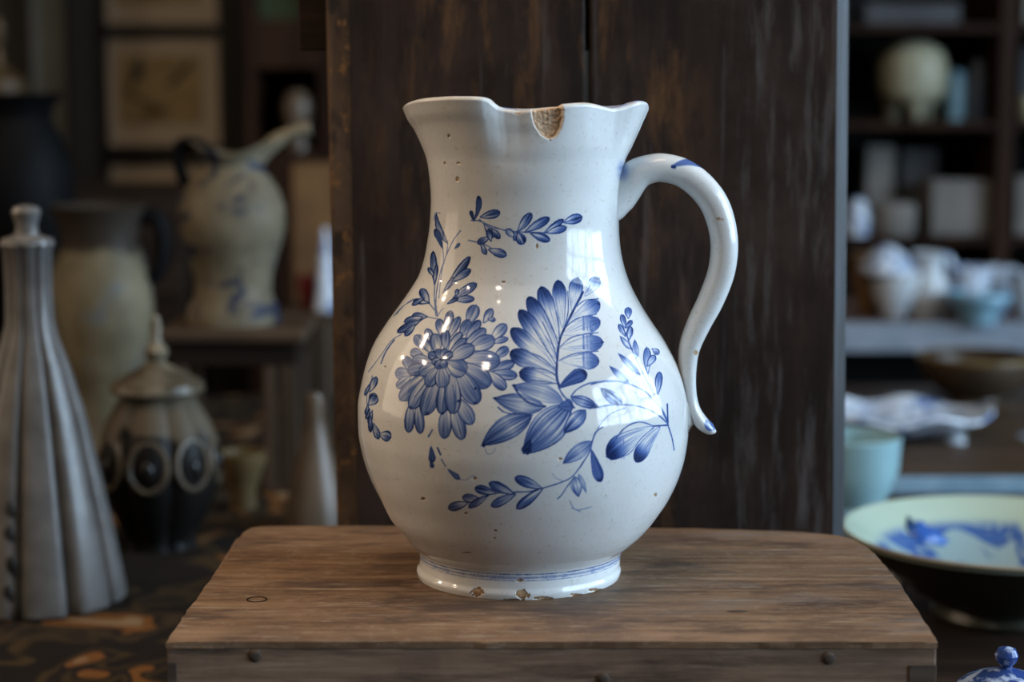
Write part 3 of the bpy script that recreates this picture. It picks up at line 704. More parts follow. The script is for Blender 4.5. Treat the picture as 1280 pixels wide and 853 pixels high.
# blue bands on the foot and a touch at the handle root
zz_f = Z
def band(z0, wdt, dens, seed):
    global D
    n = vnoise(thw[None, :]*.35+np.zeros_like(Z), np.zeros_like(Z)+seed, seed)
    n2 = vnoise(thw[None, :]*1.6+np.zeros_like(Z), Z*900, seed+1)
    a = np.clip((wdt*(.6+.8*n)-np.abs(Z-z0))/.0003+.5, 0, 1)*dens*(.55+.8*n2)
    D = np.maximum(D, np.clip(a, 0, 1))
band(.0116, .0007, .27, 31); band(.0134, .0003, .42, 41); band(.0100, .0002, .35, 51)
D = np.clip(D*1.12, 0, 1)
mk = (((PX-781)/9)**2+((PY-213)/13)**2); D = np.maximum(D, np.where(front, .34*np.exp(-mk)*(.5+vnoise(PX*.2, PY*.2, 61)), 0))
# ---------------- assemble body mesh
Xl = (CX+R*np.cos(th)); Yl = R*np.sin(th)
rowsX = [Xl]; rowsY = [Yl]; rowsZ = [Z]; cols = [np.stack([D, np.maximum(pit, fchip), chip], -1)]
WT = .0052
ang = np.linspace(0, pi, 9)[1:]
Rt = R[-1]-WT/2; cht = chip[-1]
for a in ang:
    r_ = Rt+cos(a)*WT/2; rowsX.append((CX[-1]+r_*np.cos(th))[None]); rowsY.append((r_*np.sin(th))[None]); rowsZ.append((Z[-1]+sin(a)*WT*.36*(1-.6*cht))[None])
    worn = (vnoise(thw*.25, np.zeros_like(thw)+a, 71) > .80)*sm(.3, 1.2, np.full_like(thw, a))*.6
    cols.append(np.stack([np.zeros(NTH)+(.35 if 1.0 < a < 2.4 else 0)*(vnoise(thw*.08, np.zeros_like(thw), 72) > .5), worn, np.where(a < 1.9, cht, 0)], -1)[None])
for k in range(1, 26):
    t = k/25; i = int((NR-1)*(1-t*.955)); r_ = np.maximum((Rb[i, 0]+(rr-S[-1, 1])*wr_[i, 0]**1.15)-WT-.001*t, .004)
    if t > .9: r_ = r_*(1-(t-.9)*5)
    zi = zrow[i]+wz[i, 0]*(ztopv-HR)
    rowsX.append((CX[i, 0]+r_*np.cos(th))[None]); rowsY.append((r_*np.sin(th))[None]); rowsZ.append((zi+np.zeros(NTH))[None]); cols.append(np.zeros((1, NTH, 3)))
GX = np.concatenate(rowsX); GY = np.concatenate(rowsY); GZ = np.concatenate(rowsZ); GC = np.concatenate(cols)
nrow = GX.shape[0]
V = np.stack([GX, GY, GZ], -1).reshape(-1, 3)
V = np.concatenate([V, [[0, 0, .003]], [[CX[0, 0], 0, float(GZ[-1, 0])]]])
idx = np.arange(nrow*NTH).reshape(nrow, NTH); nx_ = np.roll(idx, -1, axis=1)
quads = np.stack([idx[:-1], nx_[:-1], nx_[1:], idx[1:]], -1).reshape(-1, 4)
me = bpy.data.meshes.new('body')
nq = len(quads); tris1 = np.stack([nx_[0], idx[0], np.full(NTH, len(V)-2)], -1); tris2 = np.stack([idx[-1], nx_[-1], np.full(NTH, len(V)-1)], -1)
loops = np.concatenate([quads.ravel(), tris1.ravel(), tris2.ravel()]).astype(np.int32)
starts = np.concatenate([np.arange(nq)*4, nq*4+np.arange(2*NTH)*3]).astype(np.int32)
me.vertices.add(len(V)); me.vertices.foreach_set('co', V.astype(np.float32).ravel())
me.loops.add(len(loops)); me.loops.foreach_set('vertex_index', loops)
me.polygons.add(len(starts)); me.polygons.foreach_set('loop_start', starts)
me.polygons.foreach_set('use_smooth', np.ones(len(starts), bool))
me.update(calc_edges=True)
ca = me.color_attributes.new('paint', 'FLOAT_COLOR', 'POINT')
C4 = np.ones((len(V), 4), np.float32); C4[:, :3] = 0; C4[:nrow*NTH, :3] = GC.reshape(-1, 3)
ca.data.foreach_set('color', C4.ravel())

def glaze_mat():
    m, nt, p = nodes('tin_glaze')
    at = N(nt, 'ShaderNodeVertexColor', layer_name='paint'); sp = N(nt, 'ShaderNodeSeparateColor'); nt.links.new(at.outputs[0], sp.inputs[0])
    tc = N(nt, 'ShaderNodeTexCoord')
    n1 = N(nt, 'ShaderNodeTexNoise', i_Scale=14, i_Detail=6, i_Roughness=.6); nt.links.new(tc.outputs['Object'], n1.inputs[0])
    g = ramp(nt, [(.35, (.56, .55, .53)), (.62, (.63, .625, .61))], n1.outputs[0])
    # fine dark pinholes
    n2 = N(nt, 'ShaderNodeTexNoise', i_Scale=420, i_Detail=4, i_Roughness=.7); nt.links.new(tc.outputs['Object'], n2.inputs[0])
    r2 = ramp(nt, [(.30, (.80, .76, .70)), (.42, (1, 1, 1))], n2.outputs[0])
    mu = N(nt, 'ShaderNodeMix', data_type='RGBA', blend_type='MULTIPLY'); mu.inputs[0].default_value = 1; nt.links.new(g.outputs[0], mu.inputs[6]); nt.links.new(r2.outputs[0], mu.inputs[7])
    # blue pigment
    br = ramp(nt, [(0, (.58, .58, .57)), (.25, (.29, .34, .47)), (.5, (.095, .15, .33)), (.75, (.032, .062, .19)), (1, (.010, .018, .065))], sp.outputs[0])
    st = N(nt, 'ShaderNodeMapRange'); st.inputs[1].default_value = .0; st.inputs[2].default_value = .12; nt.links.new(sp.outputs[0], st.inputs[0])
    m1 = N(nt, 'ShaderNodeMix', data_type='RGBA'); nt.links.new(st.outputs[0], m1.inputs[0]); nt.links.new(mu.outputs[2], m1.inputs[6]); nt.links.new(br.outputs[0], m1.inputs[7])
    # bare clay and pits
    n3 = N(nt, 'ShaderNodeTexNoise', i_Scale=700, i_Detail=4); nt.links.new(tc.outputs['Object'], n3.inputs[0])
    cl = ramp(nt, [(.30, (.36, .24, .15)), (.42, (.52, .36, .235)), (.66, (.62, .45, .31))], n3.outputs[0])
    pc = ramp(nt, [(.4, (.24, .14, .07)), (.6, (.42, .27, .15))], n3.outputs[0])
    m2 = N(nt, 'ShaderNodeMix', data_type='RGBA'); nt.links.new(sp.outputs[1], m2.inputs[0]); nt.links.new(m1.outputs[2], m2.inputs[6]); nt.links.new(pc.outputs[0], m2.inputs[7])
    m3 = N(nt, 'ShaderNodeMix', data_type='RGBA'); nt.links.new(sp.outputs[2], m3.inputs[0]); nt.links.new(m2.outputs[2], m3.inputs[6]); nt.links.new(cl.outputs[0], m3.inputs[7])
    nt.links.new(m3.outputs[2], p.inputs['Base Color'])
    mxr = N(nt, 'ShaderNodeMath', operation='MAXIMUM'); nt.links.new(sp.outputs[1], mxr.inputs[0]); nt.links.new(sp.outputs[2], mxr.inputs[1])
    rr_ = N(nt, 'ShaderNodeMapRange'); rr_.inputs[3].default_value = .085; rr_.inputs[4].default_value = .85; nt.links.new(mxr.outputs[0], rr_.inputs[0]); nt.links.new(rr_.outputs[0], p.inputs['Roughness'])
    n4 = N(nt, 'ShaderNodeTexNoise', i_Scale=60, i_Detail=3); nt.links.new(tc.outputs['Object'], n4.inputs[0])
    b1 = N(nt, 'ShaderNodeBump', i_Strength=.20, i_Distance=.0008); nt.links.new(n4.outputs[0], b1.inputs['Height'])
    b2 = N(nt, 'ShaderNodeBump', i_Distance=.00022); nt.links.new(n3.outputs[0], b2.inputs['Height']); nt.links.new(sp.outputs[2], b2.inputs['Strength']); nt.links.new(b1.outputs[0], b2.inputs['Normal'])
    nt.links.new(b2.outputs[0], p.inputs['Normal'])
    p.inputs['Specular IOR Level'].default_value = .40
    p.inputs['Subsurface Weight'].default_value = 0
    return m
M['glaze'] = glaze_mat()
me.materials.append(M['glaze'])
body = bpy.data.objects.new('body', me); COL.objects.link(body); body.parent = jug

# ---------------- handle
HP = [(757, 270, 12), (763, 262, 19), (770, 248, 24), (782, 231, 24), (797, 217.5, 20), (812, 211.5, 18.3), (830, 210, 18.2), (855, 217, 18.2), (879, 236, 18.2), (896, 262, 18), (905, 300, 17.2), (902, 338, 16.8), (889, 374, 16.2), (874, 404, 15), (862, 434, 13.2), (859, 462, 11.5), (861, 490, 9.6), (866, 511, 9.2), (875, 526, 9.2), (884, 534, 8.4), (890.5, 536.5, 6.6), (893.5, 535.5, 3.2)]
Q = spl([(a, b, c) for a, b, c in HP], 22)
hv = []; nseg = 96
pts_ = [pt(q[0], q[1], YJ)-Vector((JX, 0, ZB))-Vector((0, YJ, 0)) for q in Q]
rad_ = [q[2]*PXM for q in Q]
hm = MB(); n = 0; m_ = len(pts_); hcol = []
for i in range(m_):
    t = (pts_[min(i+1, m_-1)]-pts_[max(i-1, 0)]).normalized(); a = Vector((0, 1, 0)); b = t.cross(a).normalized()   # b points in-plane
    f = i/(m_-1)
    dep = .0118*(1-.35*sm(.5, 1.0, f))+.003*sm(.15, 0, f); dep = min(dep, rad_[i]*2.2)
    for j in range(nseg):
        q = 2*pi*j/nseg; cq, sq = cos(q), sin(q)
        # flattened strap with a soft ridge along each edge
        ex = abs(cq)**.8*(1 if cq > 0 else -1); ez = abs(sq)**.9*(1 if sq > 0 else -1)
        groove = 1
        hm.v.append(tuple(pts_[i]+a*(ex*dep)+b*(ez*rad_[i]*groove)))
        P3 = pts_[i]+a*(ex*dep)+b*(ez*rad_[i]*groove)+Vector((JX, YJ, ZB))
        x_, y_ = proj(P3.x, P3.y, P3.z); hcol.append((x_, y_, cq))
for i in range(m_-1):
    for j in range(nseg):
        a0 = i*nseg+j; b0 = i*nseg+(j+1) % nseg
        hm.f.append((a0, b0, b0+nseg, a0+nseg))
hm.f.append(tuple(reversed(range(nseg)))); hm.f.append(tuple((m_-1)*nseg+j for j in range(nseg)))
ho = hm.build('handle', M['glaze'], jug)
ca = ho.data.color_attributes.new('paint', 'FLOAT_COLOR', 'POINT')
arr = np.zeros((len(hcol), 4), np.float32); arr[:, 3] = 1
for k, (x_, y_, cq) in enumerate(hcol):
    d = 0
    if cq < .3:
        tt = (x_-841)/41
        if -.1 <= tt <= 1.1:
            yc_ = 207.5-10*sin(pi*min(max(tt, 0), 1))*.62+3.2*tt; wd_ = 1.0+3.0*sin(pi*min(max(tt, .05), 1)**.8)
            d = .58*sm(wd_+.7, wd_-.7, abs(y_-yc_))*sm(-.04, .03, tt)*sm(1.04, .96, tt)
        d = max(d, .9*sm(1.3, .6, ((x_-842)/3.5)**2+((y_-208.5)/2.5)**2))
        d = max(d, .52*sm(1.25, .75, ((x_-888)/7.5)**2+((y_-531)/8.5)**2)*(1-.7*sm(.9, .2, abs(x_-884-(y_-525)*.5)/2.2)))
    d = max(d, .34*math.exp(-((x_-779)/7)**2-((y_-214)/11)**2), .10*math.exp(-((x_-805)/16)**2-((y_-203)/7)**2))
    br = 1.0 if (((x_-870)/3)**2+((y_-441)/3)**2 < 1 and cq < .5) or ((x_-900)/5)**2+((y_-274)/1.6)**2 < 1 else 0
    arr[k] = (d, br, 0, 1)
ca.data.foreach_set('color', arr.ravel())
# lower attachment pad
g = MB(); P_ = [pt(*q, YJ)-Vector((JX, YJ, ZB)) for q in ((846, 462), (854, 485), (858, 508), (859, 528), (858, 540))]
g.tube(P_, [.0020, .0038, .0046, .0040, .0012], 14, 1.8, (0, 1, 0)); g.build('handle_pad', M['glaze'], jug)

# ------------------------------------------------------------------ generic vessel from a photo outline
def vessel(name, label, cat, cpx, Y, prof, zbase, m, seg=48, rfun=None, group=None, wall=True, body='body', inner=.85, depth_=.8, m_in=None):
    """prof: list of (photo y, half width px) from top to bottom; the object stands at zbase"""
    cx = xx(cpx, Y)
    o = empty(name, (cx, Y, zbase), label, cat, group)
    zs = [zz(y, Y) for y, h in prof]; zb = zs[-1]
    pr = [(max(pxl(Y, h, y), .0004), z-zb) for (y, h), z in zip(prof, zs)][::-1]
    H = pr[-1][1]; k = (zs[0]-zbase)/H
    pr = [(r, z*k) for r, z in pr]
    if wall:
        top = pr[-1]; t = max(top[0]*.08, .0015)
        pr2 = [(top[0]-t*.5, top[1]+t*.35), (top[0]-t, top[1])]
        rest = [(max(r-t, .001)*(1 if z > top[1]*.3 else .9), z) for r, z in pr[::-1][1:] if z > top[1]*(1-depth_)]
        pr = pr+pr2+rest
    MB().lathe(pr, seg, rfun=rfun).build(body, m, o)
    return o

# decanter, front left
YD = .377/tan(TH+math.atan((750-426.5)/F))
ZL = ZT+.0008
def flute(nf, depth, ph=0.0, zmax=9):
    def f(r, z, t, i):
        c = abs(((t*nf/(2*pi)+ph) % 1)-.5)*2     # 1 at groove
        return (r*(1-depth*(c**7)), z)
    return f
d = vessel('fluted_decanter', 'tall grey fluted ceramic decanter with flared body, on the rug at left', 'decanter', 38, YD,
       [(302, 33), (306, 34), (312, 30), (360, 29), (405, 30), (430, 37), (460, 48), (520, 65), (590, 80), (660, 94), (735, 107), (748, 108), (752, 104)], ZL, M['pewter'], 160, flute(10, .22, .5), wall=False)
# stopper
zc = zz(304, YD)-ZL; k_ = pxl(YD, 1, 300)
g = MB().lathe([(33*k_, zc), (32*k_, zc+5*k_), (15*k_, zc+11*k_), (13*k_, zc+22*k_), (16*k_, zc+32*k_), (18*k_, zc+39*k_), (15*k_, zc+45*k_), (3*k_, zc+48*k_)], 40)
g.build('stopper', M['pewter'], d)
for y, dx in ((620, -4), (649, -5), (684, -2), (718, -6)):
    P_ = pt(30+dx, y, YD); hh = 12
    # on the front flute
    R_ = pxl(YD, np.interp(y, [590, 660, 735], [80, 94, 107]))
    xo = pxl(YD, -6+dx); yo = -sqrt(max(R_**2-xo**2, 0))*.992
    g = MB().ball((xo, yo, P_.z-ZL-.0), 1, 14, (.0042, .0018, .0080)); g.build('dark_oval', M['slot'], d)

# dark lidded jar
YK = 1.56
jr = mat('beige_relief_glaze', (.10, .078, .052), (.05, .038, .026), .35, 60)
M['black_gloss'] = mat('black_gloss_glaze', (.006, .005, .004), (.010, .008, .007), .2, 20)
jm = crock_mat('dark_drip_glaze', .095, (.085, .066, .044), (.007, .0055, .0045), drips=.09)
def lobe(nf, dp):
    def f(r, z, t, i): return (r*(1-dp*abs(sin(nf*t/2))**.5*0-dp*(1-abs(cos(nf*t/2)))), z)
    return f
d = vessel('lidded_jar', 'dark lobed ceramic jar with pale pointed lid, behind the decanter', 'jar', 195, YK,
       [(492, 44), (505, 52), (530, 66), (560, 76), (585, 79), (620, 72), (655, 56), (680, 44), (690, 46)], ZL, jm, 64, lobe(8, .10))
for a in (-pi/2, -pi/2-.79, -pi/2+.79, -pi/2-1.57, -pi/2+1.57):
    kk = pxl(YK, 1); rb = 77*kk; zc_ = zz(572, YK)-ZL; P_ = []
    for q in range(25):
        t = 2*pi*q/24; aa = a+24*kk*sin(t)/rb; z_ = zc_+30*kk*cos(t); rr_b = (np.interp(-z_, [-zz(505, YK)+ZL, -zz(530, YK)+ZL, -zz(560, YK)+ZL, -zz(585, YK)+ZL, -zz(620, YK)+ZL], [52, 66, 76, 79, 72]))*kk*.965
        P_.append((rr_b*cos(aa), rr_b*sin(aa), z_))
    MB().tube(P_, .0026, 8).build('medallion_rim', jr, d)
    MB().ball((rb*.94*cos(a), rb*.94*sin(a), zc_-6*kk), 1, 16, (.006, .006, .011)).build('boss', M['black_gloss'], d)
zc = zz(492, YK)-ZL; k_ = pxl(YK, 1, 480)
lm = mat('mottled_pale_lid_glaze', (.18, .148, .10), (.06, .046, .03), .3, 40)
lid = MB().lathe([(44*k_, zc+.0008), (57*k_, zc+2*k_), (59*k_, zc+6*k_), (56*k_, zc+14*k_), (38*k_, zc+24*k_), (16*k_, zc+36*k_), (9*k_, zc+42*k_), (14*k_, zc+48*k_), (15*k_, zc+54*k_), (9*k_, zc+62*k_), (6*k_, zc+68*k_), (7*k_, zc+84*k_), (5*k_, zc+96*k_), (1*k_, zc+100*k_)], 48).build('lid', lm, d)

# big crock with brown neck
YC = 2.02
cm = crock_mat('brown_necked_crock_glaze', .165, (.040, .030, .022), (.34, .29, .19), drips=.02)
cm2 = crock_mat('brown_necked_crock_glaze_blue', zz(312, YC)-ZL, (.035, .027, .02), (.20, .168, .105), blue=(.13, .13, .12), drips=.02, bscale=14)
d = vessel('stoneware_crock', 'cream stoneware crock with dark brown neck and handle, behind the decanter', 'crock', 128, YC,
       [(258, 60), (265, 57), (298, 47), (316, 52), (345, 61), (385, 64), (430, 59), (480, 47), (520, 39), (548, 39)], ZL, cm2, 48)
P_ = [pt(x, y, YC)-Vector(d.location) for x, y in ((172, 276), (192, 268), (203, 285), (205, 312), (200, 335), (190, 350))]
MB().tube([Vector(q) for q in spl(P_, 4)], .0085, 12, 1.3, (0, 1, 0)).build('handle', M['black_glaze'], d)

# small wooden stand and the ewer on it
YS = 1.82
ztp = zz(412, YS-.05)
x0, x1 = xx(212, YS), xx(388, YS)
sd = empty('wooden_stand', ((x0+x1)/2, YS, ZL), 'small brown wooden stand carrying the cream ewer', 'stand')
hw_ = (x1-x0)/2
MB().box(-hw_, hw_, -.06, .06, ztp-ZL-.012, ztp-ZL, .002).build('stand_top', M['mid_wood'], sd, smooth=False)
MB().box(-hw_+.008, hw_-.008, -.05, .05, ztp-ZL-.034, ztp-ZL-.0125, .001).build('apron', M['dark_wood'], sd, smooth=False)
for sx_ in (-1, 1):
    for sy in (-1, 1): MB().box(sx_*(hw_-.016)-.008, sx_*(hw_-.016)+.008, sy*.042-.007, sy*.042+.007, 0, ztp-ZL-.0345, .001).build('leg', M['mid_wood_z'], sd, smooth=False)
MB().box(.028, .040, -.049, -.037, 0, ztp-ZL-.0345, .001).build('leg', M['mid_wood_z'], sd, smooth=False)
em = crock_mat('blue_dabbed_cream_glaze', 1, (.2, .2, .2), (.165, .135, .088), blue=(.022, .026, .042), bscale=38)
def ewerf(r, z, t, i):
    top = sm(.125, .165, z); return (r*(1+top*.35*cos(t)**2*(1 if cos(t) > 0 else .6)), z+top*(.014*abs(cos(t))**2-.004))
d = vessel('cream_ewer', 'cream ewer with blue dabs and flared lip on the small wooden stand', 'ewer', 293, YS,
       [(188, 42), (203, 33), (216, 36), (235, 57), (258, 66), (285, 66), (315, 57), (342, 49), (366, 47), (381, 55), (392, 58), (402, 57)], ztp+.0005, em, 48, ewerf)
P_ = [pt(x, y, YS)-Vector(d.location) for x, y in ((318, 205), (335, 185), (352, 172), (372, 164), (388, 161))]
MB().tube([Vector(q) for q in spl(P_, 4)], [.0075]*8+[.0065]*9, 12, 1.2, (0, 1, 0)).build('spout', M['cream'], d)
P_ = [pt(x, y, YS)-Vector(d.location) for x, y in ((272, 210), (262, 190), (240, 178), (222, 186), (226, 215), (238, 240))]
MB().tube([Vector(q) for q in spl(P_, 4)], .006, 12, 1.2, (0, 1, 0)).build('handle', M['black_glaze'], d)
# things below and beside the stand
d = vessel('ochre_dish', 'small ochre dish under the wooden stand', 'dish', 300, 1.70, [(565, 30), (570, 30), (580, 22), (590, 16), (600, 17)], ZL, M['ochre_dish'], 32)
d = vessel('ceramic_cone', 'pale conical ceramic piece beside the dark plank panel', 'ornament', 392, 1.62, [(492, 9), (505, 12), (515, 10), (540, 16), (590, 30), (630, 41), (645, 42)], ZL, M['tan_pot'], 32, wall=False)
x = xx(392, 1.93); o = MB().box(x-.014, x+.014, 1.925, 1.95, ZT-.003, zz(405, 1.93), .002).build('wooden_post', M['mid_wood_z'], smooth=False)
tag(o, 'brown wooden post standing just left of the plank panel', 'post')
vessel('porcelain_bottle', 'slim white porcelain bottle at the left edge of the plank panel', 'bottle', 404, 1.80, [(285, 3), (300, 5), (330, 8), (360, 11), (390, 13), (401, 13)], ztp-.0+.0005, M['blue_porcelain'], 24, wall=False) if False else None

# black pitcher far left
YB = 2.16
d = vessel('black_pitcher', 'big black pitcher with flared lip, far left behind the crock', 'pitcher', 30, YB,
       [(118, 50), (130, 40), (148, 36), (175, 52), (210, 66), (250, 70), (310, 66), (380, 50), (470, 34), (548, 36)], ZL, M['black_glaze'], 40,
       lambda r, z, t, i: (r*(1+.22*sm(.30, .36, z)*max(cos(t), 0)), z))
d2 = vessel('brass_finial_urn', 'tarnished brass urn with a pink knob, at the upper left edge', 'urn', 8, 2.72,
       [(20, 6), (32, 12), (45, 11), (58, 5), (80, 10), (98, 36), (112, 38), (122, 20), (150, 26), (200, 30), (215, 24), (225, 28)], 1.021, M['gold'], 32, wall=False)
o = MB().box(-.98, -.45, 2.62, 2.85, 0, 1.02, .004).build('dark_cabinet', M['dark_wood'], smooth=False)
tag(o, 'low black-brown cabinet behind the crock, below the pictures', 'cabinet')

# ------------------------------------------------------------------ back wall left: pictures, posts, tall cabinet
YW = 3.195
def wall_strip(name, px0, px1, m, y0=3.10, z0=0, z1=2.74):
    o = MB().box(xx(px0, y0), xx(px1, y0), y0, 3.199, z0, z1, .002).build(name, m, smooth=False); return struct(o)
wall_strip('trim_1', 50, 92, M['pale_wall'], 3.14)
wall_strip('trim_2', 95, 127, M['wall_dark'], 3.08)
wall_strip('trim_3', 284, 312, M['wall_dark'], 3.08)
def picture(label, px0, px1, py0, py1, art):
    Y = 3.17; x0, x1 = xx(px0, Y), xx(px1, Y); z1, z0 = zz(py0, Y), zz(py1, Y)
    o = empty('framed_picture', ((x0+x1)/2, 3.198, z0), label, 'picture', 'framed prints on the back wall')
    w2 = (x1-x0)/2; h = z1-z0; fw = .008
    f = MB(); f.box(-w2-fw, w2+fw, -.03, 0, -fw, 0).box(-w2-fw, w2+fw, -.03, 0, h, h+fw).box(-w2-fw, -w2, -.03, 0, 0, h).box(w2, w2+fw, -.03, 0, 0, h)
    f.build('frame', M['frame'], o, smooth=False)
    MB().box(-w2, w2, -.016, -.002, 0, h).build('mount', M['paper'], o, smooth=False)
    mx = w2*.30; mb = h*.20
    MB().box(-w2+mx, w2-mx, -.018, -.0161, mb, h-mb*.9).build('print', art, o, smooth=False)
    return o
am, nt, p = nodes('ochre_bird_print'); p.inputs['Roughness'].default_value = .8
tc = N(nt, 'ShaderNodeTexCoord'); n1 = N(nt, 'ShaderNodeTexNoise', i_Scale=22, i_Detail=2, i_Distortion=.6); nt.links.new(tc.outputs['Object'], n1.inputs[0])
r = ramp(nt, [(.30, (.07, .05, .025)), (.40, (.20, .14, .065)), (.52, (.27, .195, .095))], n1.outputs[0]); nt.links.new(r.outputs[0], p.inputs['Base Color'])
o1 = picture('cream-mounted ochre print of a bird on a branch, framed on the back wall', 132, 280, 44, 182, am)
# bird and branch drawn on the print as thin relief
k_ = pxl(3.17, 1); hpx = 138
def onp(x, y): return ((x-206)*k_, -.0186, (182-y)*k_)
bird = MB().ball(onp(178, 92), 1, 12, (.009, .0012, .014)); bird.ball(onp(181, 76), 1, 12, (.006, .0012, .006)); bird.tube([onp(175, 100), onp(166, 120)], [.004, .001], 8); bird.build('bird_drawing', M['slot'], o1)
bs = mat('sepia_ink', (.05, .04, .025), (.07, .055, .03), .8)
MB().tube([onp(160, 118), onp(185, 128), onp(215, 142)], [.002, .003, .001], 8).tube([onp(215, 110), onp(235, 90), onp(245, 78)], [.004, .006, .002], 8).build('branch_drawing', bs, o1)
picture('upper framed print, only its pale lower mount showing', 132, 280, -110, 30, am)
picture('lower framed print mostly hidden behind the cream ewer', 132, 280, 203, 330, am)
# tall red-brown cabinet
yc0 = 2.86; xa, xb = xx(312, yc0), xx(470, yc0)
cb = empty('tall_cabinet', ((xa+xb)/2, 3.0, 0), 'tall red-brown cabinet with a dark open niche and green glass', 'cabinet')
cx = (xa+xb)/2; w2 = (xb-xa)/2
zA, zB_, zC, zD = zz(300, yc0), zz(190, yc0), zz(85, yc0), zz(24, yc0)
MB().box(-w2, w2, -.14, .19, 0, zB_).build('lower_case', M['red_wood'], cb, smooth=False)
MB().box(-w2, w2, -.14, .19, zC, zD).build('rail', M['red_wood'], cb, smooth=False)
MB().box(-w2, xx(325, yc0)-cx, -.14, .19, zB_, zC).build('stile', M['red_wood'], cb, smooth=False)
MB().box(xx(402, yc0)-cx, w2, -.14, .19, zB_, zC).build('stile', M['red_wood'], cb, smooth=False)
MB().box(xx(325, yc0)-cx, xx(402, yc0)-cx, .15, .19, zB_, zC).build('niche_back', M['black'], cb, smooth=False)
MB().box(-w2, xx(328, yc0)-cx, -.14, .19, zD, 1.9).box(xx(396, yc0)-cx, w2, -.14, .19, zD, 1.9).build('upper_stile', M['red_wood'], cb, smooth=False)
MB().box(xx(328, yc0)-cx, xx(396, yc0)-cx, -.11, .19, zD, 1.9).build('glass_panel', M['green_glass'], cb, smooth=False)
d = vessel('round_pot', 'small round pinkish pot in the dark niche of the tall cabinet', 'pot', 376, 2.88, [(113, 9), (118, 15), (132, 20), (150, 17), (170, 12), (189, 14)], zB_+.0006, M['tan_pot'], 24)
# tan box and a red cup on a brown chest
yq = 2.55; zq = zz(296, yq)
o = MB().box(xx(356, yq), xx(425, yq), 2.50, 2.75, 0, zz(392, 2.5), .003).build('brown_chest', M['mid_wood_z'], smooth=False)
tag(o, 'brown wooden chest behind the wooden stand, carrying tan box and red cup', 'chest')
zch = zz(392, 2.5)
o = MB().box(xx(362, yq), xx(424, yq), 2.60, 2.70, zch+.0006, zz(205, 2.6), .004).build('tan_case', M['brown_box'], smooth=False); tag(o, 'tan leather-like case standing on the brown chest', 'case')
vessel('red_cup', 'dark red cup on the brown chest, beside the plank panel', 'cup', 385, 2.55, [(344, 12), (350, 13), (370, 11), (380, 8), (388, 8)], zch+.0006, M['red'], 24)
vessel('porcelain_bottle', 'slim pale blue-white bottle on the chest at the panel edge', 'bottle', 408, 2.53, [(285, 3), (300, 5), (330, 9), (360, 12), (382, 14), (390, 14)], zch+.0006, M['blue_porcelain'], 24, wall=False)

# ------------------------------------------------------------------ right side
# near table items on work_table boards
ZR = ZT-.0035
# large painted dish
YE = 1.36; XE = .357
dish_r = pxl(YE, 202, 660)
de = empty('painted_dish', (XE, YE, ZR), 'large pale green dish with blue painting, right of the wooden box', 'dish')
zr = zz(663, YE)-ZR
pr = [(.050, 0), (.052, .004), (.049, .010), (.062, .018), (.085, zr*.55), (dish_r*.97, zr*.93), (dish_r, zr), (dish_r*.985, zr+.0012), (dish_r*.96, zr-.0008), (.082, zr*.55+.006), (.060, .024), (.030, .020), (.001, .0195)]
dm, nt, p = nodes('celadon_blue_painted_glaze'); p.inputs['Roughness'].default_value = .12
tc = N(nt, 'ShaderNodeTexCoord'); n1 = N(nt, 'ShaderNodeTexNoise', i_Scale=24, i_Detail=2.5, i_Distortion=1.0); nt.links.new(tc.outputs['Object'], n1.inputs[0])
sx3 = N(nt, 'ShaderNodeSeparateXYZ'); nt.links.new(tc.outputs['Object'], sx3.inputs[0])
ln = N(nt, 'ShaderNodeVectorMath', operation='LENGTH'); mpv = N(nt, 'ShaderNodeMapping'); mpv.inputs['Scale'].default_value = (1, 1, 0); nt.links.new(tc.outputs['Object'], mpv.inputs[0]); nt.links.new(mpv.outputs[0], ln.inputs[0])
c1 = ramp(nt, [(.42, (.32, .40, .34)), (.46, (.06, .13, .33)), (.54, (.04, .09, .27)), (.60, (.26, .36, .38))], n1.outputs[0])
rm = N(nt, 'ShaderNodeMapRange'); rm.inputs[1].default_value = .096; rm.inputs[2].default_value = .088; nt.links.new(ln.outputs['Value'], rm.inputs[0])
mx = N(nt, 'ShaderNodeMix', data_type='RGBA'); nt.links.new(rm.outputs[0], mx.inputs[0]); mx.inputs[6].default_value = (.38, .47, .38, 1); nt.links.new(c1.outputs[0], mx.inputs[7])
ru = N(nt, 'ShaderNodeMapRange'); ru.inputs[1].default_value = dish_r*.975; ru.inputs[2].default_value = dish_r*.99; nt.links.new(ln.outputs['Value'], ru.inputs[0])
mx2 = N(nt, 'ShaderNodeMix', data_type='RGBA'); nt.links.new(ru.outputs[0], mx2.inputs[0]); nt.links.new(mx.outputs[2], mx2.inputs[6]); mx2.inputs[7].default_value = (.30, .25, .18, 1)
nt.links.new(mx2.outputs[2], p.inputs['Base Color'])
MB().lathe(pr[5:], 72, cap0=False).build('painted_face', dm, de)
MB().lathe(pr[:6], 72, cap1=False).build('underside', mat('dark_olive_glaze', (.022, .021, .014), (.035, .032, .021), .35, 20), de)
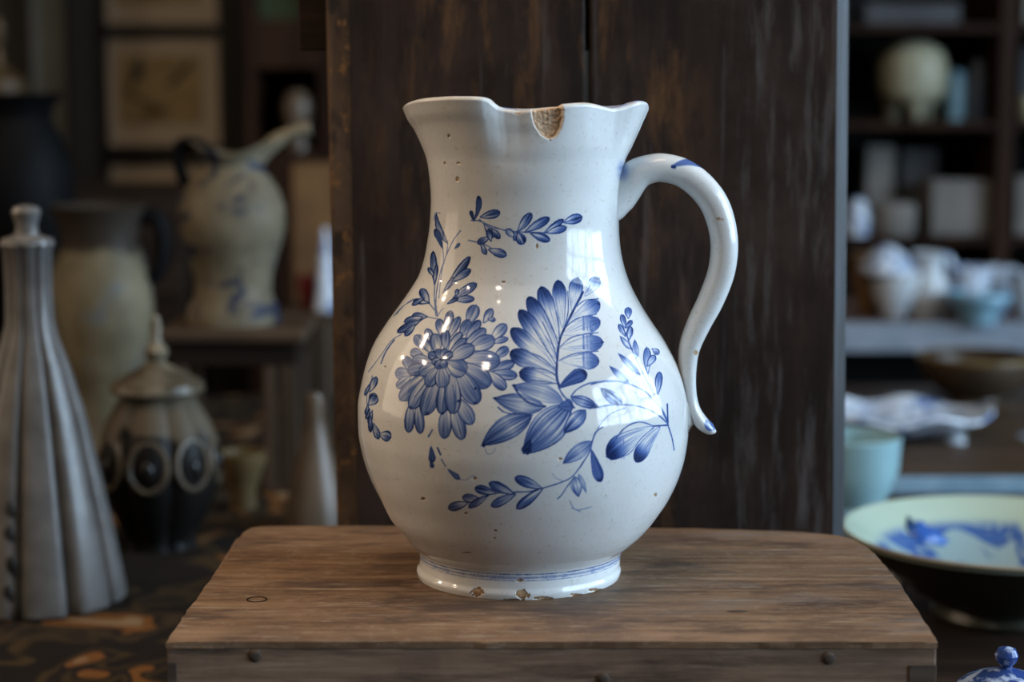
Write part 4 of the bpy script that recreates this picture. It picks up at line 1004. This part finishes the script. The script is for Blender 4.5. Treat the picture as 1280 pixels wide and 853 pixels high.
# blue leaf motif on the left wall of the dish, painted as a thin glaze patch
um = mat('cobalt_glaze', (.03, .09, .33), (.05, .14, .42), .15, 60)
def dishpt(px, py):   # ray onto the dish cone approx
    best = None
    a = (px-640)/F; b = (426.5-py)/F; dy = cos(TH)+b*sin(TH); dz = -sin(TH)+b*cos(TH)
    for i in range(800):
        s = 1.2+i*.0006; X = a*s-XE; Y = dy*s-YE; Zz = CZ+dz*s-ZR; rr0 = sqrt(X*X+Y*Y)
        if rr0 < dish_r*.97:
            zs_ = np.interp(rr0, [.001, .03, .06, .082, dish_r*.96], [.0195, .020, .024, zr*.55+.006, zr-.0008])
            if Zz <= zs_: return Vector((X, Y, zs_+.0005))
    return Vector((X, Y, .03))
leafp = [(1134, 646), (1142, 654), (1152, 652), (1158, 660), (1170, 662), (1178, 672), (1186, 676), (1180, 684), (1164, 682), (1150, 680), (1138, 672), (1132, 660)]
vs = [dishpt(*q) for q in leafp]; cen = sum(vs, Vector())/len(vs); cen = dishpt(1156, 667)
g = MB(); g.add([cen]+vs, [(0, i+1, (i+1) % len(vs)+1) for i in range(len(vs))]); o = g.build('blue_leaf_motif', um, de)
so = o.modifiers.new('s', 'SOLIDIFY'); so.thickness = .0003
# white fluted cup under the dish rim
d = vessel('salt_cup', 'tiny white fluted cup between the wooden box and the dish', 'cup', 1134, 1.385, [(702, 12), (706, 13), (724, 11), (738, 8), (752, 12), (757, 12)], ZR+.0005, M['pale_porcelain'], 40, flute(10, .15))
d.location.x = xx(1131, 1.385); d.location.y = 1.385
# celadon cup and saucers by the panel
YU = 1.64
vessel('celadon_cup', 'pale blue-green cup half hidden by the right edge of the panel', 'cup', 1070, YU, [(546, 60), (552, 59), (580, 57), (605, 49), (628, 34), (640, 27), (650, 28)], ZR+.0005, M['celadon'], 48)
vessel('blue_saucer', 'light blue saucer in front of the celadon cup', 'saucer', 1062, 1.47, [(650, 52), (655, 53), (675, 44), (690, 28), (696, 28)], ZR+.0005, M['celadon2'], 48)
# bottom right: lidded pot with a knob
YG = .97
dp = vessel('blue_lidded_pot', 'blue and white lidded pot with round knob at the bottom right corner', 'pot', 1272, YG, [(862, 58), (880, 62), (930, 60), (980, 46), (1000, 40)], ZR+.0005, M['blue_porcelain'], 48)
zc = zz(862, YG)-ZR; k_ = pxl(YG, 1, 850)
bp = mat('blue_white_knob_glaze', (.025, .055, .20), (.38, .46, .62), .1, 130, lo=.50, hi=.62)
MB().lathe([(59*k_, zc+.0005), (60*k_, zc+3*k_), (48*k_, zc+12*k_), (30*k_, zc+19*k_), (14*k_, zc+24*k_), (7*k_, zc+27*k_), (8*k_, zc+30*k_), (13*k_, zc+36*k_), (14.5*k_, zc+43*k_), (11*k_, zc+51*k_), (2*k_, zc+54*k_)], 40).build('lid', bp, dp)

# second table with a light blue edge
Z2 = .788
t2 = empty('blue_edged_table', (.66, 2.12, 0), 'low table with light blue front edge behind the dish', 'table')
MB().box(-.42, .5, -.307, .26, Z2-.016, Z2, .001).build('table_top', M['mid_wood'], t2, smooth=False)
MB().box(-.42, .5, -.320, -.3075, Z2-.018, Z2-.0005, .001).build('front_edge', M['blue_edge'], t2, smooth=False)
for sx_ in (-.38, .46):
    for sy in (-.26, .22): MB().box(sx_-.02, sx_+.02, sy-.02, sy+.02, 0, Z2-.0165, .001).build('leg', M['dark_wood'], t2, smooth=False)
# long platter on feet
YL = 2.02; xc = xx(1105, YL); zp = zz(533, YL)
pl = empty('footed_platter', (xc, YL, Z2+.0005), 'long white porcelain platter on small feet on the blue-edged table', 'platter')
def ell(a, b):
    return lambda r, z, t, i: (r*sqrt(1/((cos(t)/a)**2+(sin(t)/b)**2)), z+.004*cos(6*t)*sm(.5, 1, r))
hz = .026
MB().lathe([(.55, hz-.020), (.72, hz-.012), (.95, hz-.002), (1.0, hz), (.985, hz+.003), (.93, hz), (.7, hz-.008), (.02, hz-.012)], 72, rfun=ell(.118, .080)).build('plate', M['blue_porcelain'], pl)
for sx_, sy in ((.070, -.035), (-.070, -.035), (.06, .04), (-.06, .04)):
    MB().lathe([(.012, 0), (.012, .002), (.008, .005), (.012, hz-.0155), (.013, hz-.0140)], 20, c=(sx_, sy)).build('foot', M['pale_porcelain'], pl)
pl2 = vessel('white_bowl_on_table', 'shallow blue-white bowl at the right end of the blue-edged table', 'bowl', 1306, 2.02, [(548, 60), (553, 60), (568, 45), (580, 22), (590, 24)], Z2+.0005, M['blue_porcelain'], 48)
pl2.name = 'shallow_bowl'
vessel('brown_bowl', 'brown glazed bowl with ochre rim behind the white platter', 'bowl', 1222, 2.26, [(446, 72), (452, 73), (480, 66), (505, 48), (518, 32), (524, 33)], Z2+.0005, M['brown_bowl'], 48)
bo = [o for o in bpy.data.objects if o.name.startswith('brown_bowl')][0]
k_ = pxl(2.26, 1, 450); zc = zz(446, 2.26)-Z2-.0005
MB().lathe([(71.5*k_, zc-.003), (74.5*k_, zc-.001), (74*k_, zc+.002), (70*k_, zc+.003), (69*k_, zc-.001)], 48, cap0=False, cap1=False).build('rim', M['yellow_rim'], bo)

# counter with grey edge
YQ = 2.60; Z3 = zz(405, YQ)
ct = empty('grey_edged_counter', (.80, 2.76, 0), 'wooden counter with grey painted edge carrying white porcelain, right', 'counter')
MB().box(-.42, .62, -.145, .16, Z3-.03, Z3, .001).build('counter_top', mat('pinkish_brown_boards', (.16, .10, .085), (.11, .068, .055), .5, 6, (6, 1, 1)), ct, smooth=False)
MB().box(-.42, .62, -.162, -.1455, Z3-.038, Z3+.0005, .001).build('front_edge', M['grey_edge'], ct, smooth=False)
for sx_ in (-.39, .59): MB().box(sx_-.02, sx_+.02, -.12, .15, 0, Z3-.0305, .001).build('side_panel', M['dark_wood'], ct, smooth=False)
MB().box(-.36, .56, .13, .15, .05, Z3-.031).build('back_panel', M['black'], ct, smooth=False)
# crockery on the counter
def bowl(px, y0, y1, hw, m, Y, label, name='bowl', grp=None):
    return vessel(name, label, 'bowl' if 'bowl' in name else 'cup', px, Y, [(y0, hw), (y0+3, hw), ((y0+y1)/2, hw*.86), (y1-6, hw*.5), (y1, hw*.45)], Z3+.0008, m, 36)
bowl(1083, 318, 392, 24, M['brown_box'], 2.70, 'tan bowl at the panel edge on the counter', 'tan_bowl')
bowl(1118, 340, 396, 32, M['pale_porcelain'], 2.66, 'white bowl left of the handled jug on the counter', 'white_bowl')
# upturned bowl on the white one
v = vessel('upturned_bowl', 'blue-white bowl upturned over the white counter bowl', 'bowl', 1106, 2.66, [(306, 4), (309, 12), (318, 24), (330, 33), (337, 35)], zz(339, 2.66), M['blue_porcelain'], 36, wall=False)
j = vessel('small_white_jug', 'small white jug with handle on the grey-edged counter', 'jug', 1158, 2.66, [(316, 22), (320, 20), (335, 18), (352, 24), (372, 27), (386, 20), (396, 18)], Z3+.0008, M['pale_porcelain'], 36)
P_ = [pt(x, y, 2.66)-Vector(j.location) for x, y in ((1174, 324), (1186, 322), (1191, 340), (1186, 362), (1180, 370))]
MB().tube([Vector(q) for q in spl(P_, 4)], .0045, 10).build('handle', M['blue_porcelain'], j)
bowl(1212, 334, 390, 26, M['blue_porcelain'], 2.66, 'blue and white bowl, middle one on the counter', 'patterned_bowl')
bowl(1246, 334, 372, 22, M['blue_porcelain'], 2.74, 'blue and white bowl tucked behind the counter plates', 'patterned_bowl')
vessel('stacked_plates', 'low pale blue plate before the patterned bowls on the counter', 'plate', 1222, 2.56+.04, [(366, 40), (370, 41), (385, 24), (392, 22)], Z3+.0012, M['celadon2'], 40).name = 'blue_plate'
bowl(1280, 340, 392, 24, M['cool_porcelain'], 2.66, 'grey-white bowl at the right end of the counter', 'grey_bowl')

# shelf unit against the back wall, right
ys0 = 2.98
su = empty('shelf_unit', (xx(1170, ys0), 3.08, 0), 'dark reddish shelf unit on the back wall holding pots and boxes', 'shelves')
SX = su.location.x
xl, xr = xx(1040, ys0)-SX, xx(1420, ys0)-SX
zs1, zs2 = zz(152, ys0), zz(296, ys0)
zs0 = zz(30, ys0)
for n_, z in (('shelf_board', zs1), ('shelf_board', zs2), ('shelf_board', zs0)):
    MB().box(xl, xr, -.10, .11, z-.012, z, .001).build(n_, M['red_wood'], su, smooth=False)
for p0, p1 in ((1036, 1046), (1238, 1258), (1410, 1420)):
    MB().box(xx(p0, ys0)-SX, xx(p1, ys0)-SX, -.105, .11, 0, 1.75, .001).build('upright', M['red_wood'], su, smooth=False)
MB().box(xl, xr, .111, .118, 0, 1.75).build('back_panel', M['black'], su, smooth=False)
def carton(px0, px1, y0, zb, m, label, name='carton', Y=3.0, dep=.08, cat='box'):
    o = MB().box(xx(px0, Y), xx(px1, Y), Y, Y+dep, zb+.0006, zz(y0, Y), .003).build(name, m, smooth=False); tag(o, label, cat); return o
carton(1160, 1234, 226, zs2, M['beige_box'], 'pale square box in the middle of the lower shelf', 'pale_box')
vessel('grey_jar', 'squat grey jar on the lower shelf left of the pale box', 'jar', 1112, 3.0, [(254, 26), (260, 28), (285, 28), (294, 24)], zs2+.0006, M['beige_box'], 32)
vessel('blue_white_bottle', 'blue-white bottle at the left end of the lower shelf', 'bottle', 1068, 3.0, [(248, 6), (256, 12), (275, 16), (294, 15)], zs2+.0006, M['blue_porcelain'], 24, wall=False)
# tall items standing on the lower shelf behind
carton(1078, 1112, 182, zs2, M['beige_box'], 'tall beige canister behind the squat grey jar', 'beige_canister', 3.085, .06)
carton(1122, 1166, 186, zs2, M['grey_box'], 'dark grey box left of the pale square box', 'grey_box', 3.085, .06)
# domed cream pot on three feet, upper shelf
tp = empty('cream_tripod_pot', (xx(1137, 3.03), 3.06, zs1+.0006), 'cream domed pot on three feet on the upper shelf', 'pot')
k_ = pxl(3.03, 1, 100)
zb = 24*k_
MB().lathe([(.02*k_+.0005, zb), (30*k_, zb-2*k_), (40*k_, zb+8*k_), (43*k_, zb+28*k_), (43*k_, zb+46*k_), (37*k_, zb+62*k_), (22*k_, zb+73*k_), (3*k_, zb+77*k_)], 40).build('body', M['cream_cool'], tp)
for a in (-pi/2, -pi/2+2.1, -pi/2-2.1):
    MB().lathe([(4*k_, 0), (7*k_, 4*k_), (10*k_, 18*k_), (13*k_, 26*k_)], 16, c=(26*k_*cos(a), 26*k_*sin(a))).build('foot', M['cream_cool'], tp)
vessel('blue_bottle', 'dull blue bottle right of the cream tripod pot', 'bottle', 1187, 3.05, [(88, 7), (96, 12), (120, 13), (146, 12)], zs1+.0006, M['celadon2'], 24, wall=False)
vessel('slate_bottle', 'slate grey bottle near the upright on the upper shelf', 'bottle', 1212, 3.03, [(76, 6), (90, 10), (125, 12), (146, 11)], zs1+.0006, mat('slate_glaze', (.05, .06, .08), (.07, .085, .11), .3), 24, wall=False)
carton(1072, 1188, 4, zs0, M['grey_box'], 'long grey box on the top shelf', 'long_grey_box')
carton(1264, 1300, 56, zs1, M['grey_box'], 'tall grey box on the upper shelf right of the upright', 'tall_grey_box', 3.08, .06)
carton(1266, 1310, -12, zs0, M['beige_box'], 'beige box on the top shelf at the right', 'beige_box')
vessel('ivory_jar', 'ivory jar at the right end of the upper shelf', 'jar', 1277, 3.0, [(118, 12), (124, 15), (138, 15), (147, 11)], zs1+.0006, M['cream_cool'], 24)
carton(1264, 1300, 222, zs2, M['beige_box'], 'pale box on the lower shelf right of the upright', 'pale_box', 3.0)
